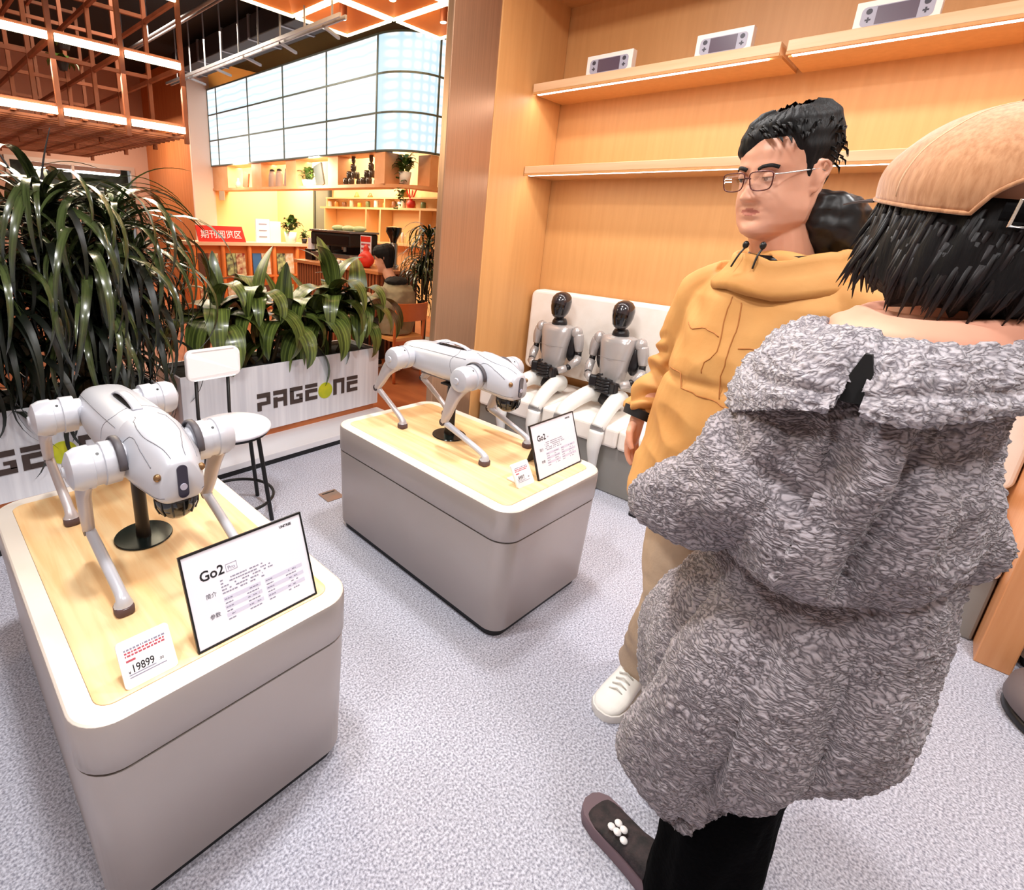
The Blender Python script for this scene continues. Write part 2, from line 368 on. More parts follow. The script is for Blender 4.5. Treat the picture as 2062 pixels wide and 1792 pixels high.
# ================================================================== robot dogs
def srect(cx, cz, w, zt, zb, y, n=28, p=3.2, topflat=1.0):
    ring = []; zc = (zt + zb) / 2; h = (zt - zb) / 2
    for k in range(n):
        a = 2 * pi * k / n; c, s = cos(a), sin(a)
        x = abs(c) ** (2 / p) * (1 if c > 0 else -1) * w; z = abs(s) ** (2 / p) * (1 if s > 0 else -1) * h
        if z > 0: x *= 1 - (1 - topflat) * (z / h)
        ring.append((cx + x, y, zc + z))
    return ring
def robot_dog(name, label, x, y, rz, zt):
    t = thing(name, label, 'robot dog', (x, y, zt), rz)
    # torso shell
    T = [(.335, .045, .375, .31), (.325, .068, .392, .295), (.28, .085, .402, .28), (.15, .092, .412, .268), (.02, .094, .415, .266), (-.09, .092, .418, .268), (-.125, .09, .418, .27)]
    MB().loft([srect(0, 0, w, a, b, yy, topflat=.8) for yy, w, a, b in T]).build('torso', M_dog, t, auto=50)
    # head wedge: wide cowl running down to a narrow nose
    T = [(-.12, .096, .424, .272), (-.15, .098, .424, .274), (-.19, .092, .42, .277), (-.24, .084, .412, .272), (-.29, .070, .398, .266), (-.325, .060, .382, .262), (-.340, .054, .374, .264), (-.348, .046, .364, .270)]
    hd = MB().loft([srect(0, 0, w, a, b, yy, topflat=.58, p=4.4) for yy, w, a, b in T]).build('head', M_dog, t, auto=50)
    MB().loft([[(x, y, z) for x, z in rrect(-.0125, .0125, .276, .362, .0115)] for y in (-.3515, -.346)]).build('camera_strip', mat('camera_strip', '#241C30', .2, coat=.6), hd)
    MB().cyl((0, -.350, .306), (0, -.3545, .306), .0085, n=20).build('lens', mat('lens_glass', '#B9B6C8', .15), hd, smooth=False)
    for s in (-1, 1):
        MB().ell((s * .052, -.335, .338), (.009, .009, .010)).build('side_lamp', mat('side_lamp', '#8A6A48', .25, .6), hd, smooth=True)
        ml = mat('panel_line', '#77777F', .5)
        drape(hd.data, [(s * .030, -.125, .45), (s * .052, -.17, .44), (s * .050, -.24, .42), (s * .026, -.30, .40), (s * .018, -.335, .38)], .0013, 'panel_line', ml, hd)
        drape(hd.data, [(s * .11, -.15, .30), (s * .11, -.17, .37), (s * .085, -.20, .42), (s * .075, -.26, .39), (s * .070, -.31, .36)], .0013, 'panel_line', ml, hd)
        drape(hd.data, [(s * .05, -.36, .285), (s * .08, -.31, .280), (s * .10, -.22, .285)], .0012, 'panel_line', ml, hd)
    MB().ell((0, -.165, .419), (.032, .010, .007), 20, 10).build('brow_ridge', M_dog, hd, smooth=True)
    # chin scanner dome
    sc = MB().lathe([(.050, 0), (.052, -.01), (.050, -.03), (.042, -.05), (.026, -.064), (.006, -.069)], (0, -.292, .270), 28).build('scanner_dome', M_blackg, t, smooth=True)
    for k in range(12):
        a = 2 * pi * k / 12; MB().tube([(cos(a) * .0515, -.292 + sin(a) * .0515, .262), (cos(a) * .0505, -.292 + sin(a) * .0505, .240), (cos(a) * .043, -.292 + sin(a) * .043, .220)], .0022, 6).build('dome_rib', M_black, sc)
    MB().lathe([(.053, 0), (.055, .006), (.050, .012)], (0, -.292, .267), 28).build('chin_ring', M_dog, t, smooth=True)
    # back strap handle and the lid line
    MB().tube(catmull([(0, .145, .412), (0, .11, .426), (0, .05, .434), (0, -.01, .430), (0, -.055, .418)], 5), [(.004, .014)] * 21, n=10).build('back_handle', M_dog, t, smooth=True)
    MB().box((0, .045, .414), (.03, .15, .006)).build('handle_recess', M_darkp, t)
    for s in (-1, 1):
        drape([o for o in COL.objects if o.parent == t and o.name.startswith('torso')][0].data, [(s * .08, .3, .395), (s * .09, .1, .405), (s * .09, -.10, .41)], .0013, 'side_seam', mat('panel_line', '#77777F', .5), t)
        drape([o for o in COL.objects if o.parent == t and o.name.startswith('torso')][0].data, [(s * .02, -.02, .45), (s * .07, -.04, .43), (s * .10, -.02, .38), (s * .10, -.05, .30)], .0012, 'side_seam', mat('panel_line', '#77777F', .5), t)
    # legs
    def leg(s, front):
        hy = -.175 if front else .25
        hz = .338
        u = MB()
        u.tube([(s * .075, hy, hz), (s * .092, hy, hz), (s * .094, hy, hz), (s * .128, hy, hz), (s * .130, hy, hz), (s * .150, hy, hz), (s * .152, hy, hz), (s * .178, hy, hz), (s * .196, hy, hz), (s * .206, hy, hz)],
               [.043, .044, .054, .055, .050, .051, .055, .054, .046, .024], n=28)
        hip = u.build('hip_motor', M_dog, t, auto=40)
        if front:
            pts = [(s * .094, hy + cos(R(a)) * .060, hz + sin(R(a)) * .060) for a in range(-25, 200, 15)]
            MB().tube(pts, [(.0045, .010)] * len(pts), n=8).build('wheel_arch', mat('arch_grey', '#4A464C', .5), t, smooth=True)
        MB().cyl((s * .1995, hy, hz), (s * .211, hy, hz), .018, .012, 20).build('motor_cap', M_dog, hip, auto=40)
        for q in (-.6, .6, 2.2): MB().cyl((s * .14, hy + cos(q) * .046, hz + sin(q) * .046), (s * .14, hy + cos(q) * .051, hz + sin(q) * .051), .004, n=8).build('motor_screw', M_black, hip)
        ky, kz = (hy + .10, .118) if front else (.395, .155)
        fy = -.315 if front else .20
        # thigh
        P = catmull([(s * .165, hy, hz - .015), (s * .168, hy + (ky - hy) * .35 + .004, hz + (kz - hz) * .35), (s * .163, hy + (ky - hy) * .75, hz + (kz - hz) * .75), (s * .158, ky, kz)], 5)
        n = len(P); rad = [(.047 - .029 * (i / (n - 1)) ** .8, .018 - .003 * i / (n - 1)) for i in range(n)]
        th = MB(); st = 0
        # orient wide axis along travel plane (y-z): use explicit rings
        rings = []
        for i, p in enumerate(P):
            d = (P[min(i + 1, n - 1)] - P[max(i - 1, 0)]).normalized(); q = Vector((1, 0, 0)); w = d.cross(q).normalized()
            rings.append([p + w * cos(2 * pi * k / 14) * rad[i][0] + q * sin(2 * pi * k / 14) * rad[i][1] for k in range(14)])
        thigh = MB().loft(rings).build('thigh', M_dogd, t, auto=60)
        MB().cyl((s * .146, ky, kz), (s * .171, ky, kz), .016, n=18).build('knee_joint', mat('knee_dark', '#3A3034', .4), thigh, auto=40)
        # calf: slim bowed bar that flares into a square shoe
        mid = Vector((s * .155, (ky * .55 + fy * .45) , kz * .56 + .02 * (1 if front else 1)))
        P = catmull([(s * .157, ky, kz), mid, (s * .152, fy + .012 * (1 if fy < ky else -1), .045), (s * .152, fy, .022)], 5)
        n = len(P); rings = []
        for i, p in enumerate(P):
            d = (P[min(i + 1, n - 1)] - P[max(i - 1, 0)]).normalized(); q = Vector((1, 0, 0)); w = d.cross(q).normalized(); f = i / (n - 1)
            a = .017 - .005 * sin(f * pi) + .004 * sst(.7, 1, f); b = .013 + .001 * sin(f * pi) + .009 * sst(.62, 1, f)
            rings.append([p + w * cos(2 * pi * k / 14) * a + q * sin(2 * pi * k / 14) * b for k in range(14)])
        calf = MB().loft(rings).build('calf', M_dog if front else M_dogd, t, auto=60)
        MB().loft([[(s * .152 + c_ * q * .022, fy + s_ * q * .021, z) for c_, s_ in [(abs(cos(a)) ** .6 * (1 if cos(a) > 0 else -1), abs(sin(a)) ** .6 * (1 if sin(a) > 0 else -1)) for a in [2 * pi * k / 20 for k in range(20)]]] for z, q in ((.001, .92), (.004, 1), (.019, 1), (.023, .9))]).build('foot_pad', M_rubber, calf, auto=50)
    for s in (-1, 1): leg(s, True); leg(s, False)
    MB().b2((-.05, -.09, .262), (.05, .20, .272)).build('belly_plate', mat('belly_grey', '#77747C', .5), t, bevel=.004)
    return t
robot_dog('robot_dog', 'white four-legged robot dog facing the camera on the nearest plinth at left', .405, 1.545, 0, .563)
robot_dog('robot_dog', 'white four-legged robot dog in side view on the middle plinth', 1.765, 1.515, R(-1), .563)
def dog_stand(label, x, y):
    t = thing('robot_stand', label, 'stand', (x, y, .563), 0)
    MB().lathe([(.078, 0), (.080, .003), (.078, .006), (.03, .008)], n=40).build('base_disc', mat('stand_disc', '#1B2220', .18, .2), t, auto=40)
    MB().tube([(0, 0, .006), (0, .0, .05), (0, .0, .25)], [(.030, .020), (.026, .018), (.025, .018)], n=24).build('post', mat('stand_post', '#1A1412', .35, .3), t, auto=40)
    MB().box((0, 0, .255), (.08, .08, .008)).build('top_bracket', M_black, t, bevel=.002)
dog_stand('black post with round base holding up the nearest robot dog', .395, 1.54)
dog_stand('black post with round base holding up the middle robot dog', 1.73, 1.515)

# ================================================================== signs and price tags
def leaned(w, h, th):   # local frame: x right, y up along the board, origin bottom left
    th = R(th); return Vector((1, 0, 0)), Vector((0, sin(th), cos(th)))
def sign_board(label, x, y, rz, pro):
    t = thing('info_sign', label, 'sign', (x, y, .563), rz)
    w, h = .31, .222; X, Y = leaned(w, h, 20); Tm = MT(X, Y); Z = X.cross(Y)
    def pl(mb_pts, d0, d1): return [tuple(X * p[0] + Y * p[1] + Z * d) for d in (d0, d1) for p in mb_pts]
    def plate(x0, x1, y0, y1, d0, d1, mb=None):
        mb = mb or MB(); P = [(x0, y0), (x1, y0), (x1, y1), (x0, y1)]
        return mb.loft([[tuple(X * p[0] + Y * p[1] + Z * d) for p in P] for d in (d0, d1)])
    f = MB(); e = .0045
    plate(0, w, 0, e, -.004, .004, f); plate(0, w, h - e, h, -.004, .004, f); plate(0, e, e, h - e, -.004, .004, f); plate(w - e, w, e, h - e, -.004, .004, f)
    f.build('frame', M_black, t); plate(e, w - e, e, h - e, -.003, .001).build('back_board', M_white, t)
    pg = plate(e, w - e, e, h - e, .001, .0022).build('page', M_paper, t)
    MB().loft([[(w / 2 - .05, .075, .205), (w / 2 + .05, .075, .205), (w / 2 + .05, .080, .205), (w / 2 - .05, .080, .205)][::1], [(w / 2 - .05, .135, 0), (w / 2 + .05, .135, 0), (w / 2 + .05, .140, 0), (w / 2 - .05, .140, 0)]]).build('rear_strut', M_black, t)
    def tx(s, u, v, size, m=M_ink, **k): return text('lettering', s, size, m, pg, X * u + Y * v + Z * .0024, Tm, .0002, **k)
    tx('Go2', .035, .150, .032, bold=.0006)
    if pro:
        tx('Pro', .1005, .1535, .0125, M_inkg)
        b = MB(); 
        for a in ((.0965, .1235, .1500, .1508), (.0965, .1235, .1668, .1676), (.0965, .0973, .1500, .1676), (.1227, .1235, .1500, .1676)): plate(*a, .0022, .0027, b)
        b.build('word_border', M_inkg, pg)
    else:
        tx('Air', .1005, .1535, .009, M_inkg)
    tx('简介', .040, .108, .0125, mat('ink_soft', '#50505C', .6)); tx('参数', .040, .060, .0125, mat('ink_soft', '#50505C', .6))
    text('lettering', 'UNITREE', .0085, M_ink, pg, X * .245 + Y * .200 + Z * .0024, Tm, .0002, bold=.0003)
    # small print: rows of tiny strokes and tinted table bands
    rnd = random.Random(5 if pro else 6); bands = MB(); rows = MB()
    def row(u0, u1, v, hh, dens=.8):
        u = u0
        while u < u1:
            k = rnd.uniform(.003, .008)
            if rnd.random() < dens: plate(u, min(u + k, u1), v, v + hh, .0022, .0026, rows)
            u += k + .0016
    for k in range(5): row(.078, (.20, .205, .215, .18, .19)[k], .134 - k * .0075, .0030)
    for c0, c1 in ((.078, .170), (.182, .285)):
        for k in range(6):
            v = .088 - k * .0095
            if k % 2 == 0: plate(c0, c1, v - .002, v + .0075, .0021, .0024, bands)
            row(c0 + .002, c0 + .020, v + .001, .0028, .95); row(c0 + .055, c0 + .085, v + .001, .0028, .7)
    bands.build('table_bands', M_paper2, pg); stuff(rows.build('small_print', M_inkg, pg))
    return t
sign_board('large white information sign in black frame standing on the nearest plinth', .332, .985, 0, True)
sign_board('white information sign in black frame on the middle plinth, beside the side-view robot dog', 1.662, .972, R(-2), False)
def price_tag(label, x, y, rz, num, w=.104):
    t = thing('price_tag', label, 'price tag', (x, y, .563), rz)
    h = .095; X, Y = leaned(w, h, 32); Tm = MT(X, Y); Z = X.cross(Y)
    def plate(x0, x1, y0, y1, d0, d1, mb=None):
        mb = mb or MB(); P = [(x0, y0), (x1, y0), (x1, y1), (x0, y1)]
        return mb.loft([[tuple(X * p[0] + Y * p[1] + Z * d) for p in P] for d in (d0, d1)])
    P = rrect(0, w, 0, h, .008)
    MB().loft([[tuple(X * p[0] + Y * p[1] + Z * d) for p in P] for d in (-.006, .001)]).build('case', M_white, t, auto=40)
    plate(.008, w - .008, .015, h - .012, .001, .0014).build('screen', mat('eink', '#F3EDF2', .5), t)
    MB().box((w / 2, .05, .004), (.05, .06, .007)).build('foot_stand', M_white, t, bevel=.002)
    MB().loft([[(w / 2 - .015, .045, .006), (w / 2 + .015, .045, .006), (w / 2 + .015, .050, .006), (w / 2 - .015, .050, .006)], [(w / 2 - .015, .038, .058), (w / 2 + .015, .038, .058), (w / 2 + .015, .043, .058), (w / 2 - .015, .043, .058)]]).build('strut', M_white, t)
    text('lettering', '¥', .008, M_ink, t, X * .012 + Y * .028 + Z * .0016, Tm, .0002)
    text('lettering', num, .022, M_ink, t, X * .018 + Y * .028 + Z * .0016, Tm, .0002, sx=.82, bold=.0002)
    text('lettering', '.00', .008, M_ink, t, X * .071 + Y * .028 + Z * .0016, Tm, .0002)
    rnd = random.Random(3); r = MB(); g = MB()
    for k, v in enumerate((.073, .067, .061)):
        u = .012
        while u < (w - .014, w - .016, w - .02)[k]:
            q = rnd.uniform(.002, .007); plate(u, u + q, v, v + .0035, .0014, .0018, g if k == 0 else r); u += q + .002
    plate(.012, .030, .051, .055, .0014, .0018, r)
    for v in (.019, .024): plate(.012, w - .02 - (v > .02) * .02, v, v + .0018, .0014, .0018, g)
    stuff(r.build('red_print', M_inkr, t)); stuff(g.build('grey_print', M_inkg, t))
price_tag('white electronic price tag reading 19899, on the nearest plinth', .186, .985, 0, '19899')
price_tag('white electronic price tag beside the sign on the middle plinth', 1.545, .985, R(-4), '9997', .10)

# ================================================================== stool
t = thing('bar_stool', 'white round-seat stool with black metal legs and small backrest behind the nearest dog', 'stool', (1.065, 2.375, 0))
MB().lathe([(.178, .478), (.186, .484), (.188, .494), (.182, .503), (.12, .507), (.01, .508)], n=40).build('seat', mat('stool_seat', '#E9E8F2', .6, col2='#F2F1F7', scale=12, bump=.1, bscale=50), t, smooth=True)
MB().lathe([(.165, .462), (.172, .464), (.172, .478), (.165, .48)], n=40).build('seat_ring', M_black, t, auto=40)
for a in (20, 110, 200, 290):
    c, s = cos(R(a + 12)), sin(R(a + 12))
    MB().cyl((c * .14, s * .14, .47), (c * .20, s * .20, 0), .011, n=14).build('leg', M_black, t, auto=40)
rg = [(cos(2 * pi * k / 40) * .186, sin(2 * pi * k / 40) * .186, .105) for k in range(40)]
MB().tube(rg, .008, 10, close=True).build('foot_ring', M_black, t, smooth=True)
for x in (-.083, .083):
    MB().tube([(x - .005, .175, .46), (x - .005, .20, .50), (x, .20, .85)], .009, 12).build('back_rod', M_black, t, smooth=True)
rings = []
P = rrect(-.138, .138, .700, .858, .035, 6)
MB().loft([[(x, .182 - .02 * (x / .14) ** 2 + d, z) for x, z in P] for d in (0, .034)]).build('backrest', mat('stool_back', '#F1EFF0', .5), t, bevel=.008, seg=3)

# ================================================================== seated humanoid robots
M_joint = mat('joint_black', '#141216', .35); M_rsh = mat('robot_shell', '#B9B4B2', .25, .35); M_rleg = mat('robot_leg_shell', '#E9E8E4', .35)
def humanoid(label, y):
    t = thing('humanoid_robot', label, 'robot', (3.15, y, 0), 0, 'humanoid robots on the bench')
    # torso: metallic white breastplate, tapering to the waist
    T = [(.595, .064, .054), (.62, .074, .060), (.70, .086, .066), (.79, .100, .072), (.86, .112, .074), (.895, .108, .064), (.905, .08, .045)]
    tor = MB().loft([[(.012 + (z - .6) * .09 + abs(cos(a)) ** .7 * (1 if cos(a) > 0 else -1) * d, abs(sin(a)) ** .7 * (1 if sin(a) > 0 else -1) * w, z) for a in [2 * pi * k / 32 for k in range(32)]] for z, w, d in T]).build('torso', M_rsh, t, auto=50)
    MB().prism([(-.008, .868), (.008, .868), (0, .858)], -.062, -.058, 'X').xf(Matrix.Translation((.03, 0, 0))).build('chest_mark', M_joint, tor)
    MB().tube([(-.028, -.092, .765), (-.052, 0, .765), (-.028, .092, .765)], .0012, 6).build('chest_seam', mat('seam_grey', '#8E8A88'), tor)
    MB().lathe([(.052, .905), (.05, .925), (.04, .945)], (.04, 0, 0), 24).build('collar', M_joint, t, smooth=True)
    MB().tube([(.04, 0, .92), (.035, 0, .97)], .026, 16).build('neck', M_joint, t, smooth=True)
    hd = MB().loft([[(.030 + abs(cos(a)) ** 1 * (1 if cos(a) > 0 else -1) * d - f, sin(a) * w, z) for a in [2 * pi * k / 28 for k in range(28)]] for z, w, d, f in
        [(.952, .026, .030, .012), (.962, .040, .048, .010), (.985, .052, .066, .004), (1.02, .061, .075, .0), (1.06, .064, .078, -.002), (1.09, .058, .072, -.004), (1.112, .042, .052, -.006), (1.124, .018, .022, -.008)]]).build('head', mat('head_shell', '#2A262A', .18, coat=.4), t, smooth=True)
    MB().grid(lambda u, v: (.030 - .0805 * cos((u - .5) * 2.0) * (1 - .25 * abs(v - .45) ** 1.5 * 2), sin((u - .5) * 2.0) * .062 * (1 - .3 * abs(v - .55)), .975 + v * .115), 14, 10).build('visor', M_blackg, hd, smooth=True)
    MB().cyl((.04, 0, .52), (.03, 0, .60), .04, .045, 20).build('waist', M_joint, t, smooth=True)
    MB().ell((.03, 0, .49), (.075, .085, .06)).build('pelvis', M_joint, t, smooth=True)
    # back pack behind torso
    MB().box((.075, 0, .77), (.05, .13, .2)).build('back_unit', M_joint, t, bevel=.012)
    for s in (-1, 1):
        MB().ell((.06, s * .105, .76), (.035, .04, .10)).build('side_joint', M_joint, t, smooth=True)
        ua = MB().ell((.045, s * .138, .868), (.040, .036, .042)).build('shoulder', M_rsh, t, smooth=True)
        MB().cyl((.045, s * .16, .868), (.045, s * .168, .868), .020, n=16).build('shoulder_cap', M_rsh, ua, auto=40)
        a = MB().tube(catmull([(.045, s * .150, .86), (.045, s * .162, .80), (.05, s * .168, .745)], 4), [.032, .034, .035, .035, .034, .032, .030, .028, .026], n=18).build('upper_arm', M_rsh, t, smooth=True)
        MB().cyl((.05, s * .168, .745), (.048, s * .170, .705), .020, n=16).build('elbow_joint', M_joint, t, smooth=True)
        MB().tube([(.048, s * .170, .708), (.03, s * .172, .68), (-.02, s * .150, .645)], [.026, .030, .024], n=16).build('forearm', M_rsh, t, smooth=True)
        MB().ell((-.03, s * .146, .640), .021).build('wrist_joint', M_joint, t, smooth=True)
        MB().tube([(-.04, s * .140, .633), (-.078, s * .100, .615)], [.026, .022], n=16).build('wrist_shell', M_rsh, t, smooth=True)
        hn = MB().box((-.088, s * .062, .605 + s * .01), (.038, .070, .074), s * .35).build('hand', M_joint, t, bevel=.01, seg=2)
        for k in range(4):
            z = .634 - k * .020 + s * .01
            MB().tube(catmull([(-.098, s * .045, z), (-.104, s * .012, z - .002), (-.096, s * -.030, z - .006), (-.080, s * -.050 , z - .01)], 3), [.0098] * 10, n=8).build('finger', M_joint, hn, smooth=True)
        MB().tube([(-.088, s * .06, .632 + s * .01), (-.100, s * .035, .655 + s * .01), (-.104, s * .010, .660 + s * .01)], [.009, .008, .007], n=8).build('thumb', M_joint, hn, smooth=True)
        # legs: white thigh shell rising over the hip, knee cap, shin, black foot
        ky = s * .125
        P = catmull([(.02, s * .080, .500), (-.06, s * .092, .520), (-.18, s * .108, .500), (-.30, ky, .455), (-.345, ky, .41)], 5); n = len(P)
        rad = [(.058 - .016 * (i / (n - 1)), .050 - .010 * (i / (n - 1))) for i in range(n)]
        th = MB().tube(P, rad, n=20).build('thigh', M_rleg, t, smooth=True)
        MB().tube([p + Vector((0, s * .034, .012)) for p in P[2:-3]], .0014, 6).build('thigh_seam', MATS['seam_grey'], th)
        MB().cyl((-.335, ky - .036, .405), (-.335, ky + .036, .405), .034, n=24).build('knee_joint', mat('knee_grey', '#9A989A', .3, .4), t, auto=40)
        MB().tube(catmull([(-.348, ky, .395), (-.362, ky, .30), (-.345, ky, .20), (-.325, ky, .12)], 4), [(.042, .038), (.044, .039), (.044, .039), (.042, .038), (.040, .036), (.037, .033), (.034, .030), (.031, .028), (.028, .025), (.026, .023), (.024, .021), (.022, .019), (.020, .017)], n=18).build('shin', M_rleg, t, smooth=True)
        MB().tube([(-.325, ky, .125), (-.322, ky, .05)], [.013, .015], n=12).build('ankle_rod', M_joint, t, smooth=True)
        ft = MB().loft([[(x, ky + cos(a) * w, z0 + (sin(a) * .5 + .5) * h) for a in [2 * pi * k / 16 for k in range(16)]] for x, w, h, z0 in
            [(-.265, .012, .02, .008), (-.272, .024, .036, .006), (-.31, .028, .045, .006), (-.36, .030, .038, .006), (-.41, .030, .026, .006), (-.432, .022, .018, .007), (-.438, .010, .010, .009)]]).build('foot', mat('robot_foot', '#6A686C', .3, .3), t, smooth=True)
        MB().loft([[(x, ky + w * q, z) for q, z in ((-1, 0), (1, 0), (1, .008), (-1, .008))] for x, w in [(-.262, .014), (-.275, .027), (-.36, .033), (-.41, .033), (-.434, .024), (-.441, .012)]]).build('sole', M_black, ft)
    return t
r1 = humanoid('white and black seated humanoid robot, leftmost on the bench', 1.86)
for y, l in ((1.42, 'white and black seated humanoid robot on the bench beside the man\'s sleeve'), (.845, 'seated humanoid robot on the bench hidden behind the man, only a foot showing')):
    c = copy_tree(r1); c.location.y = y; c['label'] = l
# ================================================================== planters and plants
M_leafb = mat('broad_leaf', '#1C2A12', 0.30, col2='#76863E', scale=1, stretch=(85, 1.0, 1), detail=3, lo=.36, hi=.72, coat=.2)
M_leafn = mat('strap_leaf', '#10180C', 0.25, col2='#4A5630', scale=3, stretch=(22, 1, 1), coat=.6)
M_leafd = mat('inner_shade_leaf', '#070B06', 0.45, col2='#131C0D', scale=3)  # near-black tone paints the shade deep inside the foliage
M_duct0 = mat('duct_dark', '#2A2629', .6)
M_leafs = mat('small_leaf', '#2E4A1C', 0.4, col2='#5E7A34', scale=12)
M_stem = mat('stem', '#4A3C22', .7)
M_soil = mat('soil', '#0E0B09', .95, bump=.5, bscale=60)
def leaf_mesh(L, w, el, droop, fold=.15, seg=11, name='leaf', m=None, twist=0, tipw=.02, plat=.5):
    """arching blade growing along +Y from the origin, starting at elevation el and bending down"""
    b = MB(); p = Vector((0, 0, 0)); a = R(el); rows = []
    for i in range(seg + 1):
        t = i / seg
        wd = w * (sin(pi * min(1, (t * .92 + .06)) ** plat)) ** .75 * (1 - .15 * t) + .002
        if t > .98: wd = w * tipw
        up = Vector((0, -sin(a), cos(a))); tw = R(twist) * t
        sd = Vector((cos(tw), 0, 0)) + up * sin(tw)
        rows.append((p - sd * wd / 2 + up * fold * wd, p + Vector((0, 0, 0)), p + sd * wd / 2 + up * fold * wd))
        p = p + Vector((0, cos(a), sin(a))) * (L / seg)
        a -= R(droop) / seg * (1.6 - 1.2 * abs(t - .4))
    vs = [q for r in rows for q in r]; fs = []
    for i in range(seg):
        for j in range(2): k = i * 3 + j; fs.append((k, k + 1, k + 4, k + 3))
    n = len(vs); vs += [Vector(v) - Vector((0, 0, .0009)) for v in vs]          # a thin underside gives the blade thickness
    fs += [tuple(n + x for x in reversed(f)) for f in fs]
    b._add(vs, fs)
    me = b.mesh(name, m, True); return me
def place_leaf(me, parent, loc, az, tilt=0, sc=1, name='leaf', roll=0):
    o = bpy.data.objects.new(name, me); COL.objects.link(o); o.parent = parent; o.location = loc
    o.rotation_euler = (tilt, roll, az); o.scale = (sc, sc, sc); return o
def planter(label, x0, yf, seed):
    t = thing('planter_box', label, 'planter', (x0, yf, 0))
    w = 1.51
    MB().b2((.02, .03, 0), (w - .02, .38, .125)).build('wood_base', M_owood, t)
    MB().b2((0, 0, .125), (w, .012, .58)).build('front_panel', M_alu, t, bevel=.002)
    MB().b2((0, .012, .125), (.012, .40, .575)).build('end_panel', M_alu, t); MB().b2((w - .012, .012, .125), (w, .40, .575)).build('end_panel', M_alu, t)
    MB().b2((0, .388, .125), (w, .40, .575)).build('rear_panel', M_alu, t)
    MB().b2((.012, .012, .13), (w - .012, .388, .545)).build('soil', M_soil, t)
    MB().b2((-.02, -.27, .035), (w + .02, .03, .075)).build('step_plate', mat('step_metal', '#E4E4E8', .3, .15), t, bevel=.003)
    MB().b2((-.01, -.26, 0), (w + .01, .02, .035)).build('step_base', M_black, t)
    # lettering as separate pieces on the panel
    z0 = .135; H = .12; x = .475; sx = 1.0
    z0 = .27; X = Vector((1, 0, 0)); Y = Vector((0, 0, 1)); Tm = MT(X, Y)
    # blocky letters built from bars, horizontally sliced by a thin gap
    def bars(name, L):
        b = MB()
        for a in L: b.b2((a[0], -.004, a[1]), (a[2], .0, a[3]))
        stuffless = b.build(name, M_letter, t); return stuffless
    h = H; g = .008; s = .030
    def P_(x): bars('letter', [(x, z0, x + s, z0 + h * .5), (x + s - .001, z0 + h * .30, x + .095, z0 + h * .5), (x, z0 + h * .74, x + .095, z0 + h), (x + .068, z0 + h * .49, x + .095, z0 + h * .75)])
    def A_(x): bars('letter', [(x, z0, x + s, z0 + h * .62), (x + .075, z0, x + .103, z0 + h * .76), (x, z0 + h * .75, x + .103, z0 + h), (x + s - .001, z0 + h * .34, x + .0755, z0 + h * .56)])
    def G_(x): bars('letter', [(x, z0, x + s, z0 + h * .8), (x, z0 + h * .76, x + .10, z0 + h), (x + s - .001, z0, x + .10, z0 + h * .25), (x + .074, z0 + .2 * h, x + .10, z0 + h * .55), (x + .05, z0 + .40 * h, x + .0745, z0 + h * .55)])
    def E_(x): bars('letter', [(x, z0 + h * .78, x + .10, z0 + h)]); bars('letter', [(x, z0, x + s, z0 + h * .68), (x + s - .001, z0 + h * .46, x + .10, z0 + h * .68), (x + s - .001, z0, x + .10, z0 + h * .22)])
    def N_(x): bars('letter', [(x, z0, x + s, z0 + h), (x + s - .001, z0 + h * .76, x + .10, z0 + h), (x + .072, z0, x + .10, z0 + h * .77)])
    P_(x); A_(x + .118); G_(x + .244); E_(x + .366); N_(x + .605); E_(x + .728)
    MB().cyl((x + .535, -.004, z0 + h * .42), (x + .535, 0, z0 + h * .42), .060, n=32).build('logo_disc', M_yel, t, auto=40)
    return t
planter('long silver planter box with full dark lettering and yellow dot, behind the white stool', 1.07, 3.05, 1)
planter('long silver planter box at the left edge, lettering partly hidden by the nearest dog', -.57, 2.95, 2)

# two broad-leaved plants
rnd = random.Random(11)
broad = [leaf_mesh(L, w, el, dr, .07, 11, 'leaf', M_leafb, tw, plat=.62) for L, w, el, dr, tw in ((.50, .165, 50, 125, 10), (.46, .15, 62, 135, -14), (.56, .17, 25, 100, 8), (.42, .14, 75, 60, 0), (.52, .17, 40, 132, -8), (.40, .13, 80, 25, 5))]
def broad_plant(label, x, y, z, stems, n, seed):
    r = random.Random(seed); t = thing('broadleaf_plant', label, 'plant', (x, y, .545))
    for k, (sx, sy, sz) in enumerate(stems):
        MB().tube(catmull([(sx * .3, sy * .3, 0), (sx * .7, sy * .7, (sz - .545) * .5), (sx, sy, sz - .545)], 4), .014, 8).build('stem', M_stem, t, smooth=True)
        for i in range(n):
            f = i / n; az = i * 2.399 + k + r.uniform(-.3, .3); me = broad[r.choice((0, 1, 2, 4))] if f > .22 else broad[r.choice((3, 5, 1))]
            place_leaf(me, t, (sx + sin(-az) * .012, sy + cos(az) * .012, sz - .545 - f * .22 + .02), az, R(r.uniform(-18, 18) - 20 * f), r.uniform(.82, 1.12))
    return t
broad_plant('broad striped-leaf plant at left of the lettered planter, drooping over the stool back', 1.72, 3.22, 1, [(-.06, 0, 1.02), (-.32, .02, .98), (.12, -.02, .86)], 16, 3)
broad_plant('broad striped-leaf plant at right of the lettered planter, with a tall upright centre', 2.22, 3.22, 1, [(.03, -.02, 1.05), (.28, 0, .92), (-.12, .0, .90)], 16, 8)

